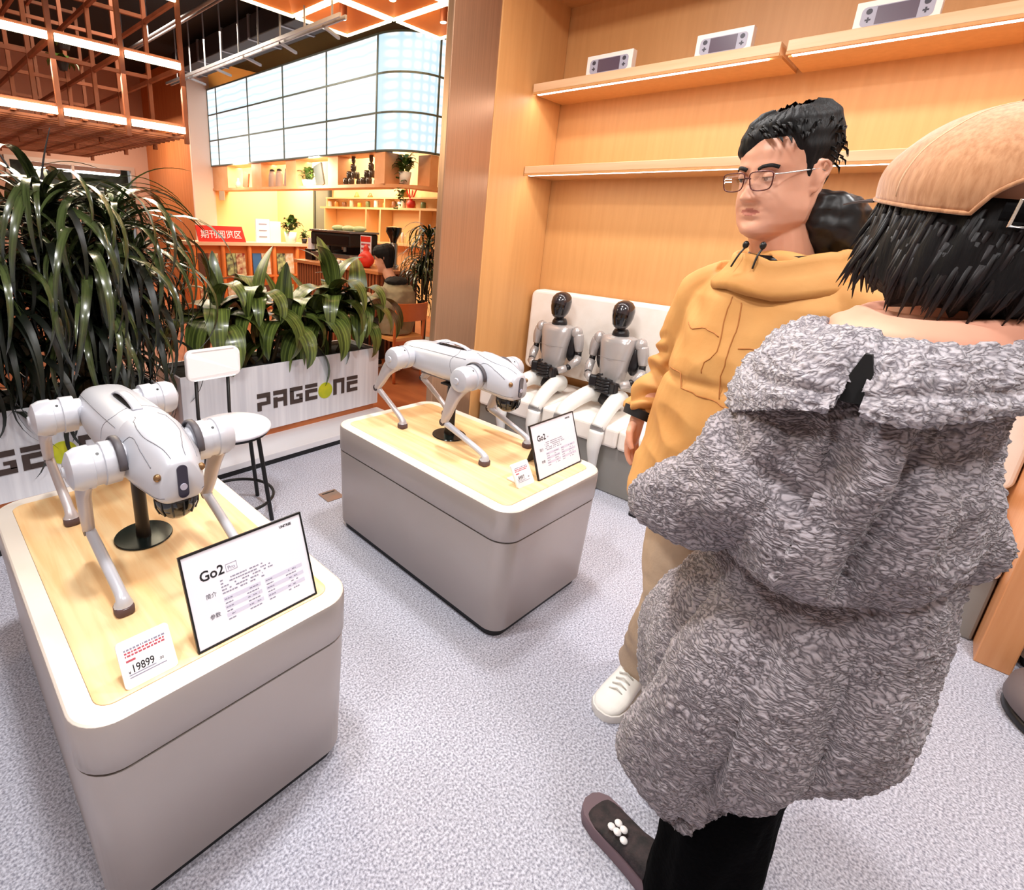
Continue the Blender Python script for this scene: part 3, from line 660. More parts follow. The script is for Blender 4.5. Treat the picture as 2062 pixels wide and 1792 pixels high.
# the huge strap-leaved plant
strap = [leaf_mesh(L, w, el, dr, .10, 14, 'leaf', M_leafn, tw, plat=.45) for L, w, el, dr, tw in ((.80, .042, 64, 150, 20), (.88, .050, 52, 138, -15), (.70, .040, 40, 118, 12), (.92, .050, 66, 152, 0), (.60, .034, 74, 100, 25), (.78, .044, 48, 132, -25))]
def strap_plant(label, x, y, z0, crowns, n, seed, sc=1.0, inner=60, nm='strap_leaf_plant', ns=None):
    r = random.Random(seed); t = thing(nm, label, 'plant', (x, y, z0))
    for k, (cx, cy, cz) in enumerate(crowns):
        MB().tube(catmull([(cx * .35, cy * .3, 0), (cx * .7, cy * .7, cz * .5), (cx, cy, cz)], 4), .018 * sc, 8).build('stem', M_stem, t, smooth=True)
        for i in range(n):
            az = i * 2.399 + k * 1.3 + r.uniform(-.2, .2); f = i / n
            place_leaf(r.choice(strap), t, (cx, cy, cz - f * .16), az, R(r.uniform(-14, 14) - 16 * f), r.uniform(.72, 1.08) * sc, roll=r.uniform(-.25, .25))
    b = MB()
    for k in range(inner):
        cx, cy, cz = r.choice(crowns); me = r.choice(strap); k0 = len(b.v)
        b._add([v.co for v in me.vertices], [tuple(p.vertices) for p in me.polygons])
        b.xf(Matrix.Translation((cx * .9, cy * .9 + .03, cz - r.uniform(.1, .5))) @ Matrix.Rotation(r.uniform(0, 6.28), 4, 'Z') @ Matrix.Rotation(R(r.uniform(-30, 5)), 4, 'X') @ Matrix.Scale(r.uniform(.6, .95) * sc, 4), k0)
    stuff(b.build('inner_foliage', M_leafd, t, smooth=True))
    return t
strap_plant('huge dark plant with long arching strap leaves filling the left edge', .55, 3.14, .545,
            [(-.02, -.05, .98), (.26, 0, .90), (-.34, 0, .92), (.08, -.12, .72), (.36, -.02, .74), (-.28, -.12, .68), (.14, -.04, .45), (-.50, -.05, .5)], 36, 21, 1.0, 520)
big = [o for o in COL.objects if o.name.startswith('strap_leaf_plant')][0]
fine = [leaf_mesh(L, .016, el, dr, .10, 12, 'leaf', M_leafs, 20, plat=.4) for L, el, dr in ((.55, 80, 70), (.7, 66, 95), (.6, 55, 80))]
r = random.Random(31)
for k in range(34): place_leaf(r.choice(fine), big, (r.uniform(-.15, .35), r.uniform(-.05, .1), r.uniform(.78, .95)), r.uniform(-2.6, 0) if k % 2 else r.uniform(-1.6, -.9), R(r.uniform(-15, 10)), r.uniform(.7, 1.05))
for a_, e_ in (((-.02, .0, .95), (-.42, -.1, 1.28)), ((-.02, .0, .95), (.06, -.05, 1.30)), ((-.05, .0, .95), (-.18, .1, 1.27))):
    MB().tube(catmull([a_, tuple((a_[i] + e_[i]) / 2 + (.03 if i == 2 else 0) for i in range(3)), e_], 5), [.007 - .0005 * i for i in range(11)], 6).build('twig', M_duct0, big, smooth=True)
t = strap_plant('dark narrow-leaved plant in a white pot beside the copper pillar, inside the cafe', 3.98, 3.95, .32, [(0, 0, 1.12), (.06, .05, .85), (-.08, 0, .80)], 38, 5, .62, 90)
MB().lathe([(.12, -.32), (.13, -.30), (.15, -.02), (.155, 0), (.135, 0), (.13, -.03)], n=28).build('pot', M_white, t, smooth=True)

# ================================================================== cafe shell
M_cream = mat('cream_wall', '#F6D094', .7); M_ow = mat('cafe_orange_wall', '#C4703C', .6, col2='#D07E48', scale=3, stretch=(6, 6, .3))
M_blk = mat('void_black', '#060506', .9); M_pw = mat('pillar_white', '#E6CFC2', .6)
struct(MB().b2((6.5, 2.6, 0), (6.6, 11.45, 4.5)).build('wall_cafe_back', M_cream))
struct(MB().b2((4.62, 11.45, 0), (6.6, 14.1, 4.5)).build('wall_cafe_side', M_ow))
struct(MB().b2((4.60, 11.40, 0), (5.05, 11.45, 4.5)).build('trim_2', M_pw)); struct(MB().b2((5.05, 11.42, 0), (6.5, 11.45, 4.5)).build('trim_3', M_cream))
struct(MB().b2((-3, 14, 0), (1.9, 14.1, 4.5)).build('wall_far_left', mat('far_pink', '#C49886', .7)))
struct(MB().b2((4.3, 14, 0), (4.62, 14.1, 4.5)).build('wall_far_right', MATS['far_pink']))
struct(MB().b2((1.9, 14, 2.45), (4.3, 14.1, 4.5)).build('wall_far_top', MATS['far_pink']))
struct(MB().b2((-3.1, 2.86, 0), (-3, 16, 4.5)).build('wall_cafe_left', MATS['far_pink']))
struct(MB().b2((-3, 2.5, 4.4), (7, 16, 4.5)).build('ceiling_cafe', M_blk))
struct(MB().b2((-3, 2.25, 3.4), (7, 2.5, 4.5)).build('trim_4', M_blk))
struct(MB().b2((1.9, 15.5, 0), (4.6, 15.6, 2.6)).build('wall_shop_beyond', mat('beyond', '#4E564E', .8, col2='#8A9A90', scale=3)))
# glazed shopfront in the far wall
t = MB(); t.b2((1.9, 13.95, 2.37), (4.3, 14.05, 2.45)); t.b2((1.9, 13.95, 0), (1.98, 14.05, 2.37)); t.b2((4.22, 13.95, 0), (4.3, 14.05, 2.37)); t.b2((3.05, 13.96, 0), (3.1, 14.04, 2.37))
struct(t.build('door_1', mat('door_frame', '#B9A49C', .4, .3)))
M_strut0 = mat('galvanised', '#8B8A92', .4, .4)
g = thing('shop_light', 'long white tube light above the far glazed shopfront behind the big plant', 'light', (3.3, 14.4, 2.25)); MB().b2((-.9, -.03, 0), (.8, .03, .05)).build('diffuser', M_led, g); MB().b2((-.92, -.04, .05), (.82, .04, .2)).build('housing', M_white, g)
for q in (-.7, .6): MB().cyl((q, 0, .2), (q, 0, 2.16), .012, n=8).build('hanger_rod', M_strut0, g)
for k, (xx, c) in enumerate(((2.2, '#DADFD8'), (2.6, '#7E3B30'), (3.3, '#3D5348'), (3.68, '#D9DEDA'), (4.12, '#94705A'))):
    s = thing('display_rack', ('pale', 'dark red', 'dark green', 'white', 'brown')[k] + ' shelving rack seen through the far shopfront', 'rack', (xx, 15.0, 0))
    m = mat('rack_%s' % 'abcde'[k], c, .7)
    for q in (-.16, .16): MB().b2((q - .01, -.15, 0), (q + .01, .15, 2.0)).build('side_panel', m, s)
    for q in range(5): MB().b2((-.15, -.15, .2 + q * .42), (.15, .15, .23 + q * .42)).build('shelf', m, s)

# ceiling coffers with glowing edges
M_cof = mat('coffer_orange', '#C8702A', .5, col2='#D27C34', scale=2); M_glow = mat('coffer_edge_light', '#FFFFFF', .5, emit='#FFE9B4', estr=3.2)
def coffer(x0, x1, y0, y1, label):
    cx, cy = (x0 + x1) / 2, (y0 + y1) / 2; a, b = (x1 - x0) / 2 - .015, (y1 - y0) / 2 - .015
    t = thing('ceiling_coffer', label, 'ceiling panel', (cx, cy, 3.8)); C4 = [(-a, -b), (a, -b), (a, b), (-a, b)]
    for i in range(4):
        p, q = C4[i], C4[(i + 1) % 4]
        MB()._add([(p[0] * .94, p[1] * .94, .03), (q[0] * .94, q[1] * .94, .03), (q[0] * .12, q[1] * .12, .26), (p[0] * .12, p[1] * .12, .26),
                   (p[0], p[1], .05), (q[0], q[1], .05), (q[0] * .12, q[1] * .12, .28), (p[0] * .12, p[1] * .12, .28)], [(0, 1, 2, 3), (7, 6, 5, 4), (0, 4, 5, 1), (2, 6, 7, 3), (1, 5, 6, 2), (0, 3, 7, 4)]).build('sloping_panel', M_cof, t)
        MB()._add([(p[0] * .99, p[1] * .99, .0), (q[0] * .99, q[1] * .99, .0), (q[0] * .945, q[1] * .945, .0), (p[0] * .945, p[1] * .945, .0),
                   (p[0] * .99, p[1] * .99, .03), (q[0] * .99, q[1] * .99, .03), (q[0] * .945, q[1] * .945, .03), (p[0] * .945, p[1] * .945, .03)], [(3, 2, 1, 0), (4, 5, 6, 7), (0, 1, 5, 4), (1, 2, 6, 5), (2, 3, 7, 6), (3, 0, 4, 7)]).build('edge_light', M_glow, t)
    MB().b2((-a * .12, -b * .12, .26), (a * .12, b * .12, .29)).build('crown_plate', M_cof, t)
    d = MB().cyl((0, 0, .26), (0, 0, .02), .045, n=20).build('downlight', mat('downlight_brown', '#7A4A38', .4, .3), t, auto=40)
    MB().cyl((0, 0, .021), (0, 0, .012), .036, n=20).build('lamp_lens', M_ledw, d)
XS = [2.28, 3.10, 3.92, 4.73, 5.52]; YS = [2.8, 3.72, 4.60, 5.48, 6.39]
wh = {0: 'far left', 1: 'left', 2: 'middle', 3: 'right'}; wy = {0: 'nearest', 1: 'second', 2: 'third', 3: 'rearmost'}
for i in range(4):
    for j in range(4):
        if i == 3 and j == 3: continue
        l = bpy.data.lights.new('coffer_fill', 'POINT'); l.energy = 3.2; l.color = (1, .72, .38); l.shadow_soft_size = .12; lo_ = bpy.data.objects.new('coffer_fill', l); COL.objects.link(lo_); lo_.location = ((XS[i] + XS[i + 1]) / 2 - .2, (YS[j] + YS[j + 1]) / 2, 3.84)  # added fill light per coffer, brightens the panels beyond their edge strips
        coffer(XS[i], XS[i + 1], YS[j], YS[j + 1], 'orange square ceiling coffer with glowing edges, %s column, %s row' % (wh[i], wy[j]))
# suspended struts and wiring under the black ceiling
M_strut = mat('galvanised', '#8B8A92', .4, .4); M_duct = mat('duct_dark', '#2A2629', .6)
t = thing('cable_tray', 'long grey steel cable tray hung under the black ceiling beside the light box', 'cable tray', (3.86, 7.7, 3.58))
for dx in (-.04, .04): MB().b2((dx - .012, -2.4, 0), (dx + .012, 2.6, .04)).build('rail', M_strut, t)
for k in range(9): MB().cyl((0, -2.2 + k * .55, .02), (0, -2.2 + k * .55, .82), .012, n=8).build('hanger_rod', M_strut, t)
for k in range(5): MB().box((.2, -1.9 + k * .95, .01), (.4, .03, .03), .5).build('cross_bar', M_strut, t)
t = thing('ceiling_pipe', 'upper grey pipe under the black ceiling near the orange coffers', 'pipe', (3.1, 7.6, 3.85)); MB().tube([(0, -1.1, 0), (0, 2.8, 0)], .022, 12).build('pipe', M_strut, t, smooth=True); MB().tube([(.1, -1.1, .03), (.1, 2.8, .03)], .016, 12).build('conduit', M_strut, t, smooth=True)
for k in range(4): MB().cyl((0, -.9 + k * 1.1, .02), (0, -.9 + k * 1.1, .55), .012, n=8).build('hanger_rod', M_strut, t)
t = thing('air_duct', 'dark square duct above the cable tray under the black ceiling', 'duct', (4.5, 8.5, 3.98)); MB().b2((-.25, -2.2, 0), (.25, 2.6, .3)).build('duct_body', M_duct, t, bevel=.01)
for k in range(6): MB().b2((-.27, -2.2 + k * .9, -.01), (.27, -2.15 + k * .9, .31)).build('flange', M_strut, t)

# hanging timber lattice with light bars
M_lat = mat('lattice_wood', '#7E4426', .55, col2='#96553A', scale=5)
t = thing('hanging_lattice', 'hanging orange timber lattice with glowing light bars, at the top left', 'ceiling lattice', (0, 0, 0))
GX = [1.79 - .415 * k for k in range(7)]; GY = [4.5, 5.2, 6.0, 7.2]; GZ = [2.11, 2.545, 2.98, 3.42]
def part(nm, a, b, m=None): return MB().b2(a, b).build(nm, m or M_lat, t)
for x in GX:
    for y in GY: part('upright', (x - .015, y - .015, 2.02), (x + .015, y + .015, 3.9 if (y == GY[0]) else 3.5))
for z in GZ:
    for y in GY:
        part('cross_beam', (GX[-1], y - .012, z + .018), (GX[0], y + .012, z + .045))
    for x in GX: part('long_beam', (x - .012, GY[0], z - .015), (x + .012, GY[-1], z + .015))
for k in range(27): part('slat', (GX[-1], 4.53 + k * .107, 2.058), (GX[0], 4.56 + k * .107, 2.075))
for k in range(12): part('slat', (GX[0] - .1 - k * .2, 4.5, 2.078), (GX[0] - .07 - k * .2, GY[-1], 2.088))
for z in GZ[:3]:
    for k in range(6):
        MB().b2((GX[k + 1] + .02, 4.462, z - .022), (GX[k] - .02, 4.482, z + .022)).build('light_bar', M_ledw, t, label='glowing warm white light bar')
area('lattice_glow', (.9, 4.40, 2.5), 1.8, 30, (1, .85, .6), (.9, 3.0, 1.0), sy=.5)
r = random.Random(4)
small = leaf_mesh(.07, .04, 40, 90, .1, 4, 'leaf', M_leafs)
for k, (x, y, z) in enumerate(((1.15, 5.0, 2.60), (.9, 5.5, 3.05), (1.35, 6.0, 2.65), (1.0, 4.9, 3.03))):
    p = thing('trailing_plant', 'small dark trailing plant inside the hanging lattice, ' + ('front lower bay', 'middle upper bay', 'rear lower bay', 'front upper bay')[k], 'plant', (x, y, z))
    MB().lathe([(.03, 0), (.05, .07), (.045, .07)], n=12).build('pot', M_duct, p)
    for i in range(16): place_leaf(small, p, (cos(i * 2.4) * .03, sin(i * 2.4) * .03, .07), i * 2.4 - 1.57, R(r.uniform(-30, 20)), r.uniform(1.2, 2.2))

# ================================================================== light box
def pane_mat(name, mode):
    m = bpy.data.materials.new(name); m.use_nodes = True; nt = m.node_tree; N = nt.nodes.new; L = nt.links.new
    b = nt.nodes['Principled BSDF']; tc = N('ShaderNodeTexCoord'); w = N('ShaderNodeTexWave'); w.wave_type = 'BANDS'; w.bands_direction = 'Z'
    w.inputs['Scale'].default_value = 2.6; w.inputs['Distortion'].default_value = 1.6; w.inputs['Detail'].default_value = 1
    L(tc.outputs['Object'], w.inputs['Vector']); r = N('ShaderNodeValToRGB'); r.color_ramp.elements[0].color = lin('#CFE8F8'); r.color_ramp.elements[1].color = lin('#FFFFFF')
    r.color_ramp.elements[0].position = .0; r.color_ramp.elements[1].position = .5
    f = w.outputs['Fac']
    if mode == 'dots':
        w2 = N('ShaderNodeTexWave'); w2.bands_direction = 'X'; w2.inputs['Scale'].default_value = 3.0; L(tc.outputs['UV'] if False else tc.outputs['Object'], w2.inputs['Vector'])
        mx = N('ShaderNodeMath'); mx.operation = 'MULTIPLY'; L(f, mx.inputs[0]); L(w2.outputs['Fac'], mx.inputs[1]); f = mx.outputs[0]
        r.color_ramp.elements[0].color = lin('#BFE0F4'); r.color_ramp.elements[1].position = .6
    L(f, r.inputs[0]); b.inputs['Base Color'].default_value = (.1, .1, .1, 1); L(r.outputs[0], b.inputs['Emission Color']); b.inputs['Emission Strength'].default_value = .80; return m
M_pane = pane_mat('light_pane', 'bands'); M_pane2 = pane_mat('light_pane_dots', 'dots'); M_mull = mat('mullion_grey', '#5C6662', .4, .3)
t = thing('light_box', 'large glowing white grid light box with rounded corner above the cafe bar', 'light box', (5.0, 8.5, 2.46))
ZR = [0, .47, .94, 1.40]; YC = [11.4, 11.0, 9.72, 8.50, 7.26, 6.09]
cen = (5.57, 6.09); cur = [(5.57 - .57 * cos(R(a)), 6.09 - .59 * sin(R(a))) for a in range(0, 91, 9)]
def rel(p): return (p[0] - 5.0, p[1] - 8.5)
for k in range(3):
    for c in range(5):
        a, b = YC[c + 1] - 8.5, YC[c] - 8.5
        MB().b2((0, a + .012, ZR[k] + .012), (.03, b - .012, ZR[k + 1] - .012)).build('light_panel', M_pane, t)
    MB().loft([[(x, y, ZR[k] + .012), (x + .03, y + .03, ZR[k] + .012), (x + .03, y + .03, ZR[k + 1] - .012), (x, y, ZR[k + 1] - .012)] for x, y in map(rel, cur)]).build('curved_light_panel', M_pane2, t)
    MB().b2((.60, -3.0, ZR[k] + .012), (1.48, -2.97, ZR[k + 1] - .012)).build('light_panel', M_pane, t)
for z in ZR:
    zz = z - .012
    MB().b2((-.012, 6.09 - 8.5, zz), (.035, 11.4 - 8.5, zz + .024)).build('rail', M_mull, t)
    MB().loft([[(x - .01, y - .01, zz), (x + .04, y + .03, zz), (x + .04, y + .03, zz + .024), (x - .01, y - .01, zz + .024)] for x, y in map(rel, cur)]).build('curved_rail', M_mull, t)
    MB().b2((.57, -3.012, zz), (1.48, -2.96, zz + .024)).build('rail', M_mull, t)
for y in YC + []: MB().b2((-.013, y - 8.5 - .012, 0), (.035, y - 8.5 + .012, 1.40)).build('mullion', M_mull, t)
MB().b2((.558, -3.013, 0), (.585, -2.96, 1.40)).build('mullion', M_mull, t)
# header box, rear
MB().b2((.04, -2.38, .0), (.34, 2.9, 1.40)).build('housing', M_mull, t)
# hanging shelf below the light box
t = thing('hanging_shelf', 'long wooden niche shelf hanging below the light box with box-like dividers', 'shelf', (5.0, 8.5, 1.99))
M_niche = mat('niche_wood', '#DDA070', .5, col2='#E8B083', scale=4)
MB().b2((0, -2.41, 0), (.36, 2.9, .045)).build('shelf_board', M_niche, t)
MB().loft([[(x, y, 0), (x + .3 * (1 - i / 10.), y + .30 * (i / 10.), 0), (x + .3 * (1 - i / 10.), y + .30 * (i / 10.), .045), (x, y, .045)] for i, (x, y) in enumerate(map(rel, cur))]).build('curved_shelf_board', M_niche, t)
MB().b2((.57, -3.0, 0), (1.48, -2.70, .045)).build('shelf_board', M_niche, t)
MB().b2((0, -2.41, .45), (.36, 2.9, .468)).build('soffit', M_niche, t)
for a, b in ((11.38, 10.7), (9.71, 9.34), (8.49, 8.17), (7.25, 6.99), (6.12, 5.90)):
    MB().b2((.01, a - 8.5, .045), (.33, b - 8.5, .45)).build('divider_box', M_niche, t)
MB().b2((.50, -2.99, .045), (.66, -2.75, .45)).build('divider_box', M_niche, t)
area('niche_fill', (5.28, 8.6, 2.43), .1, 14, (1, .85, .5), sy=4.6)  # added warm fill under the soffit so the niche openings look bright

# things on the hanging shelf
def lathe_thing(name, label, cat, loc, parts, group=None):
    t = thing(name, label, cat, loc, 0, group)
    for nm, prof, m in parts: MB().lathe(prof, n=18).build(nm, m, t, smooth=True)
    return t
M_cer = mat('grey_ceramic', '#A58F86', .4); M_goblet = mat('smoky_glass', '#4A4038', .15, coat=.4)
zs = 2.036
lathe_thing('small_vase', 'small round bottle vase, leftmost on the hanging shelf', 'vase', (5.15, 10.55, zs), [('body', [(.04, 0), (.06, .04), (.05, .10), (.02, .14), (.022, .19)], M_cer)])
for y, q in ((9.2, 'left'), (8.95, 'middle'), (8.66, 'right')):
    lathe_thing('thermos_jug', 'grey tapered jug on the hanging shelf, %s one of three' % q, 'jug', (5.15, y, zs), [('body', [(.07, 0), (.075, .02), (.065, .2), (.045, .27)], M_cer), ('lid', [(.045, .27), (.04, .30), (.01, .31)], M_duct)], 'jugs on the hanging shelf')
t = thing('leaning_book', 'brown book leaning on the hanging shelf beside the small vase', 'book', (5.12, 10.15, zs)); MB().box((0, 0, .14), (.03, .2, .28), mt=Matrix.Rotation(R(14), 3, 'X')).build('cover', mat('book_brown', '#8A5A44', .6), t)
t = thing('leaning_tray', 'dark slate board leaning beside the potted plant on the hanging shelf', 'board', (5.12, 7.68, zs)); MB().box((.02, 0, .165), (.03, .22, .34), mt=Matrix.Rotation(R(-16), 3, 'X')).build('slab', mat('slate', '#3E4444', .5), t)
for y, q in ((6.80, 'left'), (6.38, 'right')):
    t = thing('glass_pyramid', 'pyramid of stacked dark glasses on the hanging shelf, %s one of two' % q, 'glasses', (5.16, y, zs), 0, 'stacked glass pyramids')
    for lv, (n, rr, z) in enumerate(((5, .11, 0), (3, .065, .10), (1, 0, .20))):
        for k in range(n):
            MB().lathe([(.030, 0), (.042, .01), (.046, .06), (.038, .098)], (cos(2 * pi * k / max(n, 1)) * rr, sin(2 * pi * k / max(n, 1)) * rr, z), 12).build('glass', M_goblet, t, smooth=True)
    MB().lathe([(.012, .298), (.03, .33), (.032, .40), (.02, .41)], n=12).build('glass', M_goblet, t, smooth=True)
def potted(label, x, y, z, pr, ph, n, lsc, seed=1, m=None, trail=0, potm=None):
    r = random.Random(seed); t = thing('potted_plant', label, 'potted plant', (x, y, z))
    MB().lathe([(pr * .75, 0), (pr, ph), (pr * .9, ph), (pr * .85, ph - .01)], n=18).build('pot', potm or M_white, t, smooth=True)
    for i in range(n):
        a = i * 2.399; rr = pr * r.uniform(.1, 1.0); place_leaf(small, t, (cos(a) * rr, sin(a) * rr, ph + r.uniform(0, .09) * lsc), a - 1.57 + r.uniform(-.5, .5), R(r.uniform(-20, 50)), lsc * r.uniform(.8, 1.3))
    for i in range(trail): place_leaf(small, t, (-pr - .03 + r.uniform(-.03, .03), r.uniform(-.06, .06), ph - i * .045), r.uniform(0, 6), 0, lsc * .8)
    return t
potted('trailing green plant in a long white pot, middle of the hanging shelf', 5.15, 8.0, zs, .12, .10, 34, 1.6, 2)
potted('tall green plant in a white pot at the rounded corner of the hanging shelf', 5.28, 5.78, zs, .09, .17, 40, 1.9, 3, trail=12)

# ================================================================== bar behind
struct(MB().b2((6.46, 9.33, 0), (6.5, 9.80, 2.12)).build('door_2', mat('bar_door', '#7C8270', .5)))
struct(MB().b2((6.44, 9.80, 0), (6.5, 9.86, 2.18)).b2((6.44, 9.27, 0), (6.5, 9.33, 2.18)).b2((6.44, 9.27, 2.12), (6.5, 9.86, 2.18)).build('trim_5', mat('door_trim', '#4D5348', .5)))
M_bsh = mat('bar_shelf', '#F0C890', .5)
t = thing('bar_shelving', 'pale wooden shelving on the wall behind the bar', 'shelf', (6.22, 7.6, 1.1))
MB().b2((0, -2.2, .64), (.27, 1.68, .675)).build('shelf_board', M_bsh, t); MB().b2((0.05, -2.2, .82), (.27, 1.55, .845)).build('shelf_board', M_bsh, t); MB().b2((0, -2.2, .06), (.27, 1.6, .10)).build('shelf_board', M_bsh, t)
for y in (1.5, .2, -.2, -1.2, -2.1): MB().b2((0, y, .10), (.27, y + .03, .64)).build('divider', M_bsh, t)
for y in (1.5, -.25): MB().b2((.05, y, .675), (.27, y + .03, .82)).build('divider', M_bsh, t)
cols = ('#E9E4DA', '#C98A3A', '#8A5A3A', '#D7C6A8', '#E8B040', '#6E7A4A')
r = random.Random(9)
for k in range(12):
    y = 9.1 - k * .24; h = r.uniform(.07, .12)
    tag(MB().lathe([(.04, 0), (.045, .01), (.042, h), (.03, h + .01)], n=12).build('jar', mat('jar_%s' % 'abcdef'[k % 6], cols[k % 6], .4), None, smooth=True), 'small ' + ('white', 'amber', 'brown', 'beige', 'yellow', 'olive')[k % 6] + ' jar on the bar shelf, ' + ('first', 'second')[k // 6] + ' of that colour from the left', 'jar', 'jars on the bar shelf').location = (6.33, y, 1.776)
for k, (y, z, c, h, l) in enumerate(((6.95, 1.947, '#B8862C', .24, 'gold figurine-like bottle'), (8.3, 1.947, '#C98A4A', .10, 'wooden toy block'), (7.9, 1.947, '#A36A38', .08, 'small brown bowl'))):
    tag(MB().lathe([(.05, 0), (.055, .02), (.035, h * .6), (.02, h)], n=14).build('ornament', mat('orn_%s' % 'abc'[k], c, .4), None, smooth=True), l + ' on the topmost bar shelf', 'ornament').location = (6.38, y, z)
potted('leafy plant in a white cup on the right end of the bar shelf', 6.34, 7.0, 1.776, .07, .1, 20, 1.5, 4)
t = thing('red_ornament', 'red coral-like ornament in a red pot on the bar shelf', 'ornament', (6.3, 6.72, 1.776)); MB().lathe([(.06, 0), (.08, .06), (.06, .12)], n=16).build('pot', mat('festive_red', '#D8321E', .5), t, smooth=True)
for k in range(9): a = k * .7; MB().tube([(0, 0, .1), (cos(a) * .05, sin(a) * .05, .2), (cos(a) * .09, sin(a) * .09, .26 + .03 * (k % 3))], .008, 6).build('branch', MATS['festive_red'], t)
t = thing('wall_notice', 'small grey notice hung at the left under the hanging shelf', 'notice', (5.0, 11.0, 1.80)); MB().b2((0, -.12, 0), (.01, .12, .18)).build('card', mat('notice_grey', '#C9B49A', .6), t)

# bar counter with slatted front
t = thing('bar_counter', 'wooden bar counter with dark vertical slat front in the cafe', 'counter', (3.8, 5.3, 0))
MB().b2((-.03, -.80, .96), (.62, .95, 1.0)).build('worktop', mat('bar_top', '#C08050', .4), t, bevel=.004)
MB().b2((.02, -.77, 0), (.60, .92, .96)).build('carcass', mat('bar_dark', '#5A2E1C', .6), t)
for k in range(29): MB().b2((-.01, -.76 + k * .058, .02), (.02, -.732 + k * .058, .955)).build('slat', mat('bar_slat', '#9C5C3A', .5), t)
for k in range(9): MB().b2((.03 + k * .062, -.79, .02), (.058 + k * .062, -.77, .955)).build('slat', MATS['bar_slat'], t)
M_steel = mat('steel', '#A9A49E', .25, .9)
t = thing('coffee_machine', 'black and steel two-group espresso machine on the bar counter', 'coffee machine', (4.12, 5.62, 1.0))
for a in (-.38, .38):
    for b in (-.15, .15): MB().cyl((b, a, 0), (b, a, .07), .02, n=10).build('foot', M_steel, t)
MB().b2((-.22, -.42, .07), (.22, .42, .12)).build('drip_tray', M_steel, t, bevel=.005); MB().b2((-.0, -.42, .12), (.22, .42, .24)).build('rear_body', M_darkp, t)
MB().b2((-.22, -.42, .21), (.22, .42, .37)).build('upper_body', M_darkp, t, bevel=.02); MB().b2((-.225, -.40, .235), (-.218, .30, .335)).build('front_panel', M_blackg, t)
MB().b2((-.23, -.43, .37), (.23, .43, .395)).build('cup_rail', M_steel, t, bevel=.004)
for y in (-.2, .16): MB().cyl((-.13, y, .21), (-.13, y, .15), .035, n=14).build('group_head', M_steel, t); MB().cyl((-.13, y, .165), (-.30, y, .15), .012, n=8).build('portafilter', M_black, t)
for k in range(6): MB().ell((.02 + (k % 2) * .08, -.3 + k * .11, .425), (.09, .08, .035)).build('folded_cloth', mat('green_cloth', '#E6EFC8', .8, col2='#B9D09A', scale=9), t, smooth=True)
t = thing('coffee_grinder', 'coffee grinder with dark bean hopper on the bar counter', 'grinder', (4.12, 4.66, 1.0))
MB().lathe([(.07, 0), (.07, .05), (.05, .06), (.05, .28), (.04, .30)], n=18).build('body', M_steel, t, auto=40); MB().lathe([(.035, .30), (.045, .34), (.09, .42), (.09, .47), (.03, .48)], n=18).build('hopper', M_blackg, t, auto=40); MB().cyl((-.05, 0, .22), (-.12, 0, .20), .02, n=10).build('spout', M_black, t)
t = thing('menu_card', 'small white card with red heading standing on the bar', 'card', (4.0, 5.02, 1.0)); MB().b2((0, -.10, 0.12), (.01, .10, .36)).b2((0, -.10, 0), (.01, .10, .12)).build('card', M_paper, t); MB().b2((-.003, -.09, .29), (0, .09, .35)).build('red_heading', mat('festive_red', '#D8321E'), t)
for k in range(3): MB().b2((-.003, -.08, .25 - k * .05), (0, .08, .27 - k * .05)).build('red_line', M_inkr, t)
t = thing('red_bag', 'bright red cloth bag on the bar counter', 'bag', (3.93, 4.92, 1.0)); meshobj('sack', fuse(MB().ell((0, 0, .09), (.08, .12, .095)).ell((0, 0, .2), (.03, .04, .07)), .012, 4, lambda c, n: n * .01 * noise.noise(c * 14)), MATS['festive_red'], t)
for k in range(5):
    tag(MB().lathe([(.022, 0), (.03, .01), (.034, .055), (.03, .055), (.026, .012)], n=14).build('cup', M_white if k % 2 else M_steel, None, smooth=True), ('steel', 'white')[k % 2] + ' cup on the bar counter, place ' + ('one', 'two', 'three', 'four', 'five')[k] + ' from the grinder side', 'cup', 'cups on the bar').location = (3.86, 5.08 + k * .1, 1.0)
t = thing('card_stand', 'black and white card holder at the left end of the bar counter', 'card holder', (3.95, 6.12, 1.0)); MB().b2((-.03, -.08, 0), (.03, .08, .14)).build('box', M_black, t); MB().b2((-.05, -.1, .14), (.0, -.02, .28)).build('card', M_paper, t)
for k in range(4): tag(MB().lathe([(.022, 0), (.026, .17), (.02, .17)], n=12).build('glass_tumbler', mat('frost', '#E8E0D4', .2), None, smooth=True), 'tall pale tumbler stacked behind the grinder, number ' + ('one', 'two', 'three', 'four')[k] + ' from the left', 'glass', 'tumblers behind the bar').location = (6.3, 7.2 - k * .1, 1.21)

